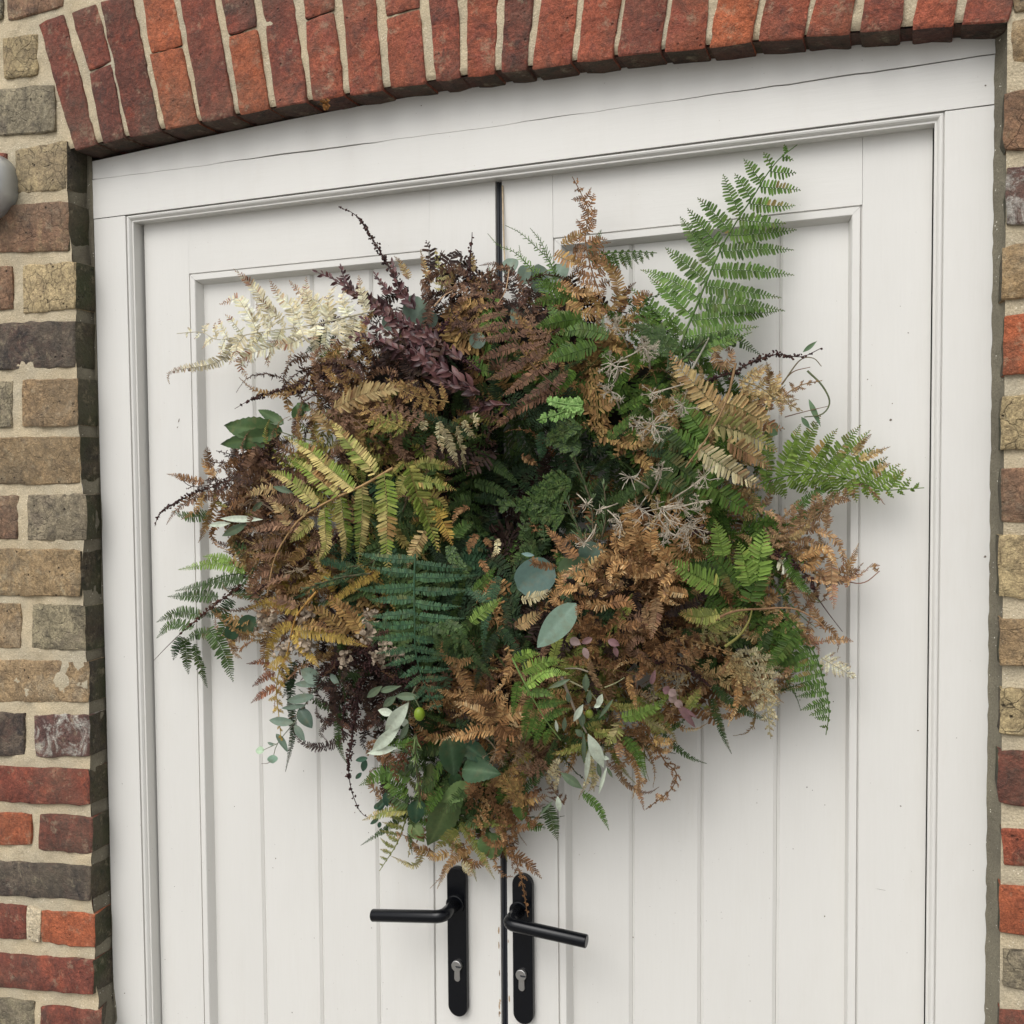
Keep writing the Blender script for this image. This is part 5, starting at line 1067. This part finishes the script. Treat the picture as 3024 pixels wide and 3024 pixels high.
# ferns round the hole
F('F', [(1175,360),(1120,580),(1085,750),(1075,900),(1100,1080),(1180,1200),(1300,1225)], 340, 'dkgreen', 11, -.01, ang=(75,60), prof='full', lr=.14); S('F', [(1140,520),(1280,620),(1480,780)], 60, 'dkgreen', 0.0); S('F', [(1100,760),(1250,800),(1460,920)], 56, 'dkgreen', 0.0); S('F', [(1100,880),(1250,900),(1440,960)], 60, 'deep', 0.0); S('F', [(1080,900),(960,920),(840,990)], 66, 'dkgreen', .015); F('F', [(1500,330),(1560,500),(1640,640)], 150, 'deep', 7, 0); S('F', [(1640,350),(1660,480),(1640,580)], 56, 'blue', .01)
for p, l_, pal in (([(860,320),(920,470),(1000,645)],52,'creamp'),([(960,300),(1000,470),(1052,685)],48,'creamp'),([(1020,250),(1050,340),(1095,405)],44,'creamp'),([(1070,230),(1120,230),(1160,320)],44,'creamp'),([(820,260),(840,400),(870,520)],48,'creamp'),([(690,250),(700,320),(700,360)],46,'creamp'),([(765,370),(745,560),(700,720)],56,'brown'),([(580,310),(480,390),(520,530),(650,580)],52,'brown'),([(1065,960),(980,990),(945,1090)],42,'copperd'),([(1290,1220),(1305,1290),(1300,1365)],36,'creamp'),([(1130,1180),(1080,1250),(1060,1330)],46,'copperd'),([(1190,1210),(1220,1260),(1250,1290)],40,'copperd'),([(1150,1390),(1190,1440),(1230,1500)],40,'copperd'),([(1490,540),(1560,580),(1600,610)],46,'copperd')): S('F', p, l_, pal, .03)
# rosemary and conifer, centre right
RS = [lin(74,96,58), lin(96,116,74), lin(58,78,48)]; CF = [lin(72,98,50), lin(92,116,60), lin(56,78,42)]
NEEDLE('G', [(700,460),(690,250),(680,40)], 135, RS, .03); NEEDLE('G', [(620,420),(540,230),(470,60)], 130, RS, .025); NEEDLE('G', [(760,400),(800,200),(780,-60)], 130, RS, .025); NEEDLE('F', [(2050,900),(1980,700),(1900,520)], 120, RS, .02); NEEDLE('C', [(1000,1500),(1130,1400),(1250,1300)], 110, RS, .02)
CONIF('F', [(1900,820),(1700,880),(1480,950),(1260,940)], 210, CF, .01); CONIF('F', [(1900,760),(1750,800),(1600,860)], 230, CF, .02); CONIF('F', [(1850,1000),(1700,1020),(1560,1040)], 180, CF, .01); CONIF('F', [(1980,330),(1880,330),(1720,400)], 150, CF, .02); CONIF('F', [(1980,480),(1850,430),(1700,420)], 150, CF, .015); CONIF('G', [(350,120),(250,90),(60,120)], 150, CF, .01)
LM = [lin(136,176,96), lin(152,188,110), lin(112,152,76)]
CONIF('F', [(1990,140),(1880,160),(1770,205),(1615,250)], 90, LM, .075, n_=9, label='bright lime conifer tip'); CONIF('F', [(1990,130),(1860,120),(1690,85)], 80, LM, .075, n_=9)
CONIF('F', [(900,1270),(960,1380),(1050,1480)], 46, CF, .045, n_=8); CONIF('F', [(900,1290),(930,1400),(950,1430)], 44, CF, .045, n_=7)
F('G', [(120,330),(150,220),(240,60)], 110, 'dkgreen', 7, .0); F('G', [(300,420),(290,300),(280,180)], 90, 'dkgreen', 7, .0); F('G', [(240,330),(200,230),(210,150)], 80, 'copperd', 6, .0)
# grey-green eucalyptus leaves, centre
LEAF('G', (80,800), (370,600), 300, lin(88,112,104), .02, 'round', 'eucalyptus_leaf', vein=.12, c2=lin(110,132,122), bend=.05); LEAF('G', (410,640), (690,600), 170, lin(84,104,72), .035, 'round', 'eucalyptus_leaf', vein=.1, bend=.1)
LEAF('G', (620,580), (740,430), 200, lin(90,112,98), .03, 'round', 'eucalyptus_leaf', vein=.1); LEAF('G', (215,525), (108,510), 34, lin(120,146,140), .03, 'lance', 'eucalyptus_leaf')
LEAF('G', (556,915), (240,1275), 205, lin(126,150,132), .075, 'oval', 'eucalyptus_leaf', vein=.35, c2=lin(160,184,168), bend=.06, fold=.10, label='large pale blue-green eucalyptus leaf in front of the copper fern')
# copper heap, lower right
for p, l_, pal, cu in (([(1060,430),(1030,280),(990,130),(1000,50)],84,'copper',.2),([(1170,490),(1150,350),(1155,245)],72,'copper',.2),([(950,490),(960,380),(1010,320)],60,'copper',.3),([(560,550),(440,430),(370,350),(345,255)],62,'copperd',.2),([(400,615),(300,610),(220,570),(250,525),(305,545)],44,'copperd',.2),([(570,790),(450,800),(415,720),(465,665),(525,705)],56,'copper',.25),
  ([(720,710),(600,690),(535,655)],62,'copper',.2),([(640,650),(720,560),(765,495)],62,'straw',.2),([(510,950),(420,935),(375,870),(430,825),(490,855)],52,'copper',.25),([(110,890),(250,860),(370,800)],64,'creamp',.2),([(60,1110),(200,1030),(330,950)],66,'straw',.2),([(920,520),(820,530),(690,610)],55,'copper',.3),([(1255,555),(1220,660),(1110,725)],56,'copper',.3),([(1360,670),(1290,740),(1220,785)],50,'copper',.3),
  ([(1470,840),(1300,820),(1255,870),(1320,930),(1410,935)],52,'copper',.25),([(1200,870),(1212,1000),(1200,1165)],64,'tan',.2),([(800,920),(950,895),(1090,985)],62,'copperd',.3),([(900,1060),(980,1095),(1090,1060)],60,'copperd',.3),([(1000,620),(900,600),(820,660),(850,740)],54,'copper',.4),([(1340,560),(1240,470),(1200,380)],60,'copper',.4),([(700,950),(620,930),(640,990)],50,'copperd',.4),([(1150,1120),(1140,1000),(1170,900)],50,'tan',.3)): S('G', p, l_, pal, .065, curl=cu)
for i in range(34):
    a, r_ = rng.random()*6.28, rng.random()**.6; c_ = (960+math.cos(a)*420*r_, 690+math.sin(a)*260*r_); d = rng.random()*6.28; k = rng.choice([-1, 1]); l_ = rng.uniform(120, 230); p = [c_]
    for j in range(5): d += k*rng.uniform(.25, .75); p.append((p[-1][0]+math.cos(d)*l_/5, p[-1][1]+math.sin(d)*l_/5))
    S('G', p, rng.uniform(40, 62), ['copper', 'copper', 'copperd', 'tan'][int(rng.integers(4))], rng.uniform(.03, .07), curl=.55, roll=rng.normal(0, .9))
for i in range(26):
    a, r_ = rng.random()*6.28, rng.random()**.6; c_ = (1130+math.cos(a)*620*r_, 1230+math.sin(a)*240*r_); d = rng.random()*6.28; k = rng.choice([-1, 1]); l_ = rng.uniform(120, 220); p = [c_]
    for j in range(5): d += k*rng.uniform(.2, .7); p.append((p[-1][0]+math.cos(d)*l_/5, p[-1][1]+math.sin(d)*l_/5))
    S('G', p, rng.uniform(40, 60), ['copperd', 'copperd', 'brown', 'tan'][int(rng.integers(4))], rng.uniform(.015, .05), curl=.55, roll=rng.normal(0, .9))
# bright green ferns, right of the heap
S('G', [(1720,790),(1560,705),(1430,640),(1295,555)], 112, 'lime', .06, curl=.08, roll=.05); S('G', [(1760,540),(1720,380),(1690,235)], 86, 'lime', .055); S('H', [(610,470),(635,280),(662,130)], 100, 'lime', .05, roll=0); S('H', [(570,490),(530,330),(495,215)], 84, 'lime', .05); S('H', [(480,520),(400,380),(260,240)], 80, 'green', .045); S('G', [(1720,1000),(1560,1030),(1390,1000)], 74, 'ygreen', .05); S('H', [(560,600),(600,480),(690,300)], 90, 'green', .045)
S('H', [(460,430),(330,420),(180,320)], 80, 'dkgreen', .045); F('H', [(300,760),(420,700),(560,640)], 140, 'ygreen', 8, .03); F('H', [(250,800),(400,790),(560,760)], 150, 'strawg', 8, .025, curl=.4); S('H', [(350,680),(220,690),(130,650)], 70, 'ygreen', .05)
STALK('H', [(300,740),(450,660),(650,640),(850,640),(1000,720),(1045,770)], lin(146,112,80), .0018, .04); STALK('H', [(410,880),(500,810),(560,720),(580,650)], lin(132,128,66), .0022, .045); STALK('H', [(880,330),(1000,400),(1200,470),(1300,470),(1390,400)], lin(140,100,78), .0012, .004)
for p, l_, pal in (([(1040,760),(1000,700),(950,580)],46,'tan'),([(1050,840),(1130,830),(1235,845)],40,'tan'),([(870,330),(960,290),(1060,262),(1135,375)],42,'copper'),([(1085,310),(1090,470),(1130,612)],52,'tan'),([(740,650),(660,610),(740,560),(680,500),(700,425)],42,'copper'),([(900,870),(980,840),(1050,850)],46,'tan'),([(960,760),(930,820),(890,760)],44,'tan'),([(1060,460),(1020,420),(990,380)],36,'tan'),([(760,640),(720,730),(680,800)],44,'copper'),([(900,540),(960,560),(1000,480)],40,'tan'),([(1380,400),(1345,360),(1395,350)],26,'tan'),([(1190,500),(1180,470),(1160,440)],30,'tan'),([(1180,420),(1210,390),(1250,400)],26,'tan'),([(740,330),(820,400),(905,495)],70,'cream'),([(420,940),(480,1080),(505,1220),(460,1375)],38,'copper')): S('H', p, l_, pal, .012)
F('H', [(1020,950),(1110,1000),(1245,1080)], 120, 'cream', 7, .004, curl=.25)
F('H', [(760,640),(900,800),(990,950),(1040,1120),(1070,1280),(1050,1440)], 350, 'green', 14, .012, both=(1,.08), ang=(100,80), prof='full', sweep=-.1, grav=.25, lr=.13, curl=.06, label='green fern frond drooping at the lower right'); F('H', [(600,700),(700,800),(780,900),(800,1000)], 170, 'green', 8, .02, grav=.3); S('H', [(860,780),(780,900),(665,1040)], 62, 'green', .03); S('H', [(690,740),(655,850),(640,970)], 60, 'dkgreen', .02)
F('H', [(540,880),(620,1050),(670,1220),(700,1465)], 215, 'creamp', 13, .02, curl=.2, ang=(80,50), prof='tri', lr=.18, label='pale straw fern frond hanging at the lower right'); F('H', [(440,960),(520,1060),(600,1140)], 160, 'straw', 8, .025, curl=.4); F('H', [(300,1000),(420,1080),(540,1150)], 140, 'dkgreen', 8, .0)
F('H', [(-40,880),(150,890),(380,930)], 130, 'copperd', 9, .045, both=(1,.3), grav=.6, curl=.6, ang=(85,60)); F('H', [(120,820),(300,870),(480,930)], 110, 'copper', 8, .04, both=(1,.4), grav=.6, curl=.7); S('H', [(160,1240),(220,1190),(290,1130)], 46, 'ygreen', .0); F('H', [(-60,1180),(120,1230),(330,1270)], 90, 'ygreen', 7, 0)
# umbels
for z, c_, r_, f_ in (('C',(690,1215),75,(760,1340)),('C',(870,1350),95,(900,1480)),('C',(660,1450),85,None),('D',(120,1000),75,(60,1150)),('D',(410,1040),80,(180,1200)),('D',(20,200),70,None),('D',(60,480),60,(330,400)),('D',(10,720),100,None)): UMB(z, c_, r_, f_, .06, 14)
for c_, r_, f_, db in (((1260,140),230,(1100,330),True),((640,110),75,(560,20),False),((750,150),60,(900,100),False),((920,265),95,(780,130),True),((620,430),95,(720,280),False),((1480,300),150,None,True),((1300,330),140,None,True),((1550,90),80,(1280,160),True)): UMB('G', c_, r_, f_, .07, 15, double=db)
for c_, r_ in (((1165,692),30),((1216,655),27),((1152,738),26),((1232,802),30),((1288,765),24),((1205,958),30),((1308,992),26),((1190,900),26)): UMB('P', c_, r_, (c_[0]+rng.normal(0, 25), c_[1]+rng.uniform(20, 50)), .07, 15, lin(200,190,172), double=rng.random() < .35)
UMB('K', (1450,560), 110, None, .03, 14, lin(170,160,136)); UMB('K', (1230,650), 120, None, .03, 14, lin(150,136,112)); UMB('J', (1150,460), 130, (1030,330), .04, 14, lin(150,130,104)); UMB('J', (1330,450), 130, None, .03, 14, lin(140,118,92))
STALK('G', [(720,270),(690,370),(620,430)], lin(170,156,134), .001, .07); STALK('B', [(780,980),(850,900),(930,850)], lin(176,144,112), .0013, .03); STALK('B', [(1390,680),(1360,850),(1290,970)], lin(176,144,112), .0009, .05)
# bottom centre: bright green frond, copper burst, olive
STALK('K', [(-120,300),(0,540),(180,860),(340,1080)], lin(120,148,80), .0014, .06)
for p, l_ in (([(20,570),(200,440),(425,455)],72),([(-30,430),(150,350),(375,320)],78),([(-100,330),(20,260),(145,262)],70),([(120,740),(250,730),(395,715)],56),([(190,880),(300,820),(445,780)],52),([(-20,560),(60,620),(240,640),(300,700)],56),([(60,680),(10,850),(-15,1090)],56),([(110,790),(80,930),(0,1115)],54),([(180,880),(130,1000),(88,1150)],52),([(240,970),(200,1050),(190,1140)],40),([(-60,520),(-90,700),(-120,860)],56)): S('K', p, l_, 'lime' if p[-1][1] < 700 else 'green', .06)
for p, l_, pal in (([(1130,230),(1000,160),(800,85)],74,'copper'),([(1150,300),(1000,300),(770,355)],72,'copper'),([(1150,200),(1280,145),(1395,150)],84,'copper'),([(1150,250),(1200,400),(1180,560)],60,'copperd'),([(1140,240),(1060,60),(900,20)],70,'copperd'),([(1170,230),(1250,330),(1390,310)],80,'copperd'),([(1130,220),(1160,100),(1230,0)],70,'copper')): S('J', p, l_, pal, .05, curl=.3)
F('J', [(1120,180),(1200,280),(1330,340)], 140, 'copperd', 8, .035, curl=.7); F('J', [(1060,260),(950,350),(800,380)], 120, 'copperd', 8, .03, curl=.7)
STALK('K', [(350,480),(430,680),(500,850),(585,1010)], lin(150,138,122), .0022, .06); STALK('K', [(430,520),(600,610),(700,720)], lin(150,146,116), .0012, .055); STALK('K', [(760,580),(860,540),(950,485)], lin(140,142,104), .0010, .05); STALK('K', [(600,430),(500,400),(380,400)], lin(140,130,112), .0014, .05)
for b_, t_, w_, un in (((600,1020),(752,1345),112,True),((615,1130),(575,1490),48,True),((560,1010),(562,1310),44,False),((555,740),(462,905),60,True),((580,450),(580,625),66,False),((735,640),(690,765),60,True),((780,1330),(698,1605),34,True),((310,1610),(332,1765),56,True),((340,1390),(552,1545),84,False),((292,890),(310,1005),32,True),((735,1240),(805,1262),40,True),((270,1655),(128,1805),26,False),((540,800),(545,960),60,False),((380,860),(370,1000),44,False),((420,720),(400,620),46,False),((660,770),(740,720),44,True),((430,500),(220,590),46,False),((690,1290),(720,1440),44,False),((780,1340),(835,1440),30,False),((480,980),(560,1050),60,False),((620,600),(600,740),50,False),((840,690),(700,880),36,False)): OLEAF('K', b_, t_, w_, un, lift=.065)
for p, l_, pal in (([(920,870),(1060,840),(1200,790),(1365,675)],76,'lime'),([(600,980),(680,940),(760,900)],70,'ygreen'),([(570,1120),(420,1180),(245,1215)],62,'ygreen'),([(330,1250),(230,1390),(148,1565)],46,'creamp'),([(300,1300),(300,1450),(288,1615)],46,'creamp'),([(640,1240),(590,1470),(480,1645)],42,'creamp'),([(930,1060),(1070,1200),(1152,1455)],64,'green'),([(900,900),(890,1000),(830,1090)],86,'strawg'),([(550,1580),(680,1700),(740,1800),(800,1940)],52,'green'),([(990,460),(1010,620),(1095,795)],46,'copper'),([(610,320),(660,480),(730,600),(825,715)],46,'tan'),([(1130,860),(1250,960),(1420,1060)],56,'strawg'),([(1220,1060),(1320,1100),(1430,1080)],60,'gold'),([(650,1000),(740,1020),(830,980)],56,'ygreen'),([(1540,780),(1620,680),(1675,570)],56,'ygreen'),([(690,1400),(660,1480),(650,1520)],40,'creamp'),([(880,1090),(900,1150),(940,1210)],56,'tan')): S('K', p, l_, pal, .045)
F('K', [(1200,1050),(1330,1280),(1440,1400),(1380,1560),(1150,1740)], 150, 'copperd', 12, .02, curl=1.0, label='curled copper fern hanging below the wreath'); S('K', [(1160,1450),(1080,1520),(1110,1620),(1135,1755)], 46, 'tan', .015, curl=.5); S('K', [(1240,1600),(1320,1650),(1390,1650)], 40, 'tan', .012, curl=.5); F('K', [(900,1000),(1020,1150),(1100,1350)], 190, 'copperd', 9, .015, curl=.9); F('K', [(1150,900),(1080,1060),(1030,1180)], 150, 'copperd', 8, .02, curl=.7)
MV = [lin(150,126,122), lin(128,96,98), lin(164,140,134)]
for b_, t_, w_ in (((1310,590),(1380,620),80),((1360,610),(1440,650),80),((1370,660),(1440,710),84),((1420,700),(1500,770),70),((1450,740),(1620,962),62),((1480,760),(1640,870),34),((640,110),(540,160),60),((560,200),(600,310),60),((430,120),(530,170),80),((1200,550),(1240,410),50),((790,130),(900,180),70),((850,190),(880,290),50)): LEAF('K', b_, t_, w_, MV[int(rng.integers(3))], .05, 'oval', 'mauve_leaf', fold=.3)
# lower left: olive, rosemary, round leaves
STALK('I', [(1460,760),(1390,900),(1330,1080),(1100,1295)], lin(140,138,110), .0013, .05)
for b_, t_, w_, un in (((1400,895),(1208,1145),118,True),((1335,1080),(1098,1295),96,True),((1282,990),(1148,958),66,True),((1310,1262),(1058,1312),64,True),((1490,850),(1285,842),66,False),((1185,760),(1058,855),60,False),((1165,805),(1340,760),52,False),((1400,1060),(1330,1200),50,False),((1350,1020),(1380,1100),60,True),((1300,840),(1190,930),60,False)): OLEAF('I', b_, t_, w_, un, lift=.06)
def OLIVE(z, c_, a_, b_, lift, top_px, col=lin(126,150,44)):
    u = mpp(z, c_); P = P3(z, c_, lift); g = GM(); V = []; n1, n2 = 14, 20
    for i in range(n1+1):
        th = math.pi*i/n1
        for j in range(n2):
            ph = 2*math.pi*j/n2; V.append(P+np.array([math.sin(th)*math.cos(ph)*a_*u, math.sin(th)*math.sin(ph)*a_*u, math.cos(th)*b_*u]))
    i = np.arange(n1)[:, None]*n2; j = np.arange(n2)[None]; j2 = (j+1) % n2
    g.add(np.array(V), Q=np.stack([i+j, i+n2+j, i+n2+j2, i+j2], -1).reshape(-1, 4), C=np.array(col)); tube(g, spline([P3(z, top_px, lift), P+np.array([0, 0, b_*u*.98])], 6), .0009, .0008, np.array(lin(140,150,110)), 5)
    return g.build('olive', WAXY, wreath, smooth=True)
OLIVE('I', (1487,990), 42, 54, .07, (1440,840)); OLIVE('K', (612,832), 38, 42, .055, (612,760), lin(116,130,48))
NEEDLE('I', [(1455,1150),(1455,1300),(1470,1500),(1492,1750)], 110, [lin(128,152,88), lin(98,124,72), lin(150,172,110)], .055, dens=.8, ang=26, label='rosemary sprig hanging at the lower left'); NEEDLE('I', [(1420,820),(1390,1000),(1350,1200)], 105, RS, .04, dens=.7); NEEDLE('J', [(520,640),(525,760),(525,900)], 60, [lin(150,178,80)], .05, dens=.4, ang=15); NEEDLE('E', [(1780,1500),(1500,1540),(1210,1640)], 120, RS, .03, dens=.7, ang=22); NEEDLE('F', [(560,880),(520,1000),(450,1100)], 110, RS, .02, dens=.8); NEEDLE('E', [(1932,1200),(1800,1400),(1600,1450)], 110, RS, .015, dens=.8)
BL2 = lin(58,86,56)
for b_, t_, w_, c_, c2_, lf in (((760,345),(800,665),225,BL2,lin(110,140,104),.055),((870,610),(1185,650),205,BL2,lin(110,140,104),.05),((880,400),(1100,560),150,lin(46,78,54),lin(90,120,88),.03),((790,800),(590,1235),250,lin(84,104,62),lin(128,144,92),.018),((940,730),(700,880),150,lin(104,128,76),lin(150,166,110),.035),((500,860),(490,1055),150,lin(54,86,62),lin(96,124,92),.03),((1090,1125),(1130,1350),230,lin(100,130,78),lin(150,168,110),.0),((450,1050),(560,1205),120,lin(116,136,86),lin(150,164,110),.01),((820,640),(800,790),110,lin(66,98,62),lin(96,124,92),.01),((620,560),(590,900),110,lin(90,104,60),lin(130,140,88),.0),((1330,860),(1360,1030),130,lin(80,112,50),lin(120,140,84),.01)):
    LEAF('J', b_, t_, w_, c_, lf, 'egg', 'broad_leaf', vein=.45, c2=c2_, serr=.05, nseg=20, nw=5, wave=.04, tilt=tuple(rng.normal(0, .15, 3)), m_=LEAFM)
for b_, t_, w_ in (((230,850),(190,950),60),((240,800),(260,920),60),((150,930),(250,870),50),((190,1010),(120,1060),34),((200,1040),(190,1090),34),((100,520),(0,540),44),((80,530),(60,630),54),((50,640),(0,690),36)): LEAF('J', b_, t_, w_, lin(54,84,66), .012, 'oval', 'small_leaf')
for p, l_, pal in (([(450,680),(250,640),(30,745)],84,'green'),([(420,830),(300,740),(190,690)],84,'green'),([(430,900),(330,840),(240,790)],84,'dkgreen'),([(430,950),(250,960),(55,1028)],60,'ygreen'),([(520,620),(400,600),(260,560)],70,'dkgreen'),([(560,1260),(480,1400),(260,1360)],40,'strawg'),([(640,1290),(560,1270),(490,1220)],54,'gold'),([(760,1290),(690,1310),(600,1300)],54,'gold'),([(850,1050),(960,1200),(1040,1340),(1135,1510)],46,'ygreen'),([(960,1240),(830,1330),(760,1430),(708,1545)],52,'copper'),([(860,1380),(930,1400),(1020,1410)],44,'creamp'),([(1250,1300),(1400,1370),(1510,1495)],66,'copperd'),([(1560,900),(1600,1040),(1645,1190)],70,'dkgreen'),([(900,1000),(960,1050),(1040,1010)],66,'dkgreen'),([(1400,1050),(1480,1080),(1550,1090)],60,'green'),([(1280,850),(1400,860),(1580,830)],84,'gold'),([(1240,900),(1280,1040),(1340,1085),(1450,1050),(1500,940)],54,'copperd'),([(720,1000),(790,1130),(870,1240)],60,'ygreen'),([(180,480),(300,560),(380,640)],70,'copperd')): S('J', p, l_, pal, .014)
F('J', [(430,940),(390,1080),(330,1230),(195,1440)], 200, 'ygreen', 9, .004, both=(1,.05), ang=(95,70), prof='full', sweep=-.2, lr=.15, curl=.08); F('J', [(440,960),(450,1150),(430,1330)], 110, 'strawg', 7, .002, both=(.3,1), curl=.5)
F('J', [(1090,780),(1150,980),(1200,1130),(1270,1280),(1340,1460),(1370,1600),(1405,1815)], 135, 'copperd', 17, .02, curl=.8, prof='lance', ang=(60,40), lr=.28, label='brown fern frond hanging down over the right handle'); F('J', [(1080,860),(980,1060),(890,1230)], 175, 'copper', 9, .016, curl=.8); F('J', [(1180,900),(1260,1050),(1320,1200)], 150, 'copperd', 9, .014, curl=.8)
F('J', [(1220,620),(1290,790),(1350,930)], 230, 'gold', 9, .03, curl=.35, lr=.2); F('J', [(1560,560),(1450,620),(1300,600)], 140, 'brown', 8, .03, curl=.7); F('J', [(1050,760),(960,830),(900,980)], 130, 'copperd', 7, .02, curl=.8); F('J', [(400,480),(320,620),(350,720)], 130, 'rust', 7, .03, curl=.8); F('J', [(560,350),(470,430),(380,540)], 130, 'rust', 7, .035, curl=.8); F('J', [(100,380),(160,480),(240,560)], 120, 'copperd', 7, .015, curl=.8); F('J', [(1700,900),(1600,760),(1550,640)], 110, 'brown', 7, .0, curl=.8)
for p, l_, pal in (([(700,760),(620,880),(560,1010)],70,'green'),([(880,780),(800,900),(690,960)],70,'dkgreen'),([(820,1100),(740,1180),(640,1270)],60,'ygreen'),([(640,700),(560,760),(470,800)],72,'dkgreen'),([(980,660),(920,760),(900,860)],60,'copperd'),([(700,560),(660,650),(650,760)],60,'green')): S('J', p, l_, pal, .045)
for p, l_, pal in (([(900,980),(820,1080),(790,1180)],60,'brown'),([(1000,1180),(940,1280),(930,1400)],60,'gold'),([(820,760),(700,720),(620,640)],58,'dkbrown'),([(760,900),(640,960),(560,1040)],58,'copperd'),([(1020,820),(900,820),(800,880)],62,'straw'),([(1240,1300),(1130,1400),(1090,1500)],60,'gold'),([(1350,1500),(1300,1600),(1240,1690)],62,'gold'),([(700,560),(620,620),(560,700)],50,'copperd')): S('E', p, l_, pal, .03, curl=.4)
o = bgf.build('background_fronds', DRYM, wreath); tag(o, kind='stuff')
# jute string from the top of the doors
tw = GM(); p = spline([at(1484, 548, D-.002), at(1486, 640, D-.004), at(1490, 760, D-.010), at(1500, 860, -.02)], 30); tube(tw, p, .0013, .0013, np.array(lin(196,176,146)), 6); tw.build('hanging_string', STEMM, wreath)
# dried flower caught under the arch
fo = at(962, 308, WF-.004); fl_ = empty('dried_flower', tuple(fo)); tag(fl_, 'tiny dried brown flower head caught under the brick arch', 'dried flower')
g = GM()
for i in range(26):
    d = unit(rng.normal(0, 1, 3)); d[1] = -abs(d[1]); q = fo+d*.010*rng.random(); blade(g, q, q+unit(rng.normal(0, 1, 3))*.007, .005, np.array(lin(150,104,54))*rng.uniform(.6, 1.3), nrm=rng.normal(0, 1, 3), nseg=5, nw=2, fold=.5)
g.build('petals', DRYM, fl_)
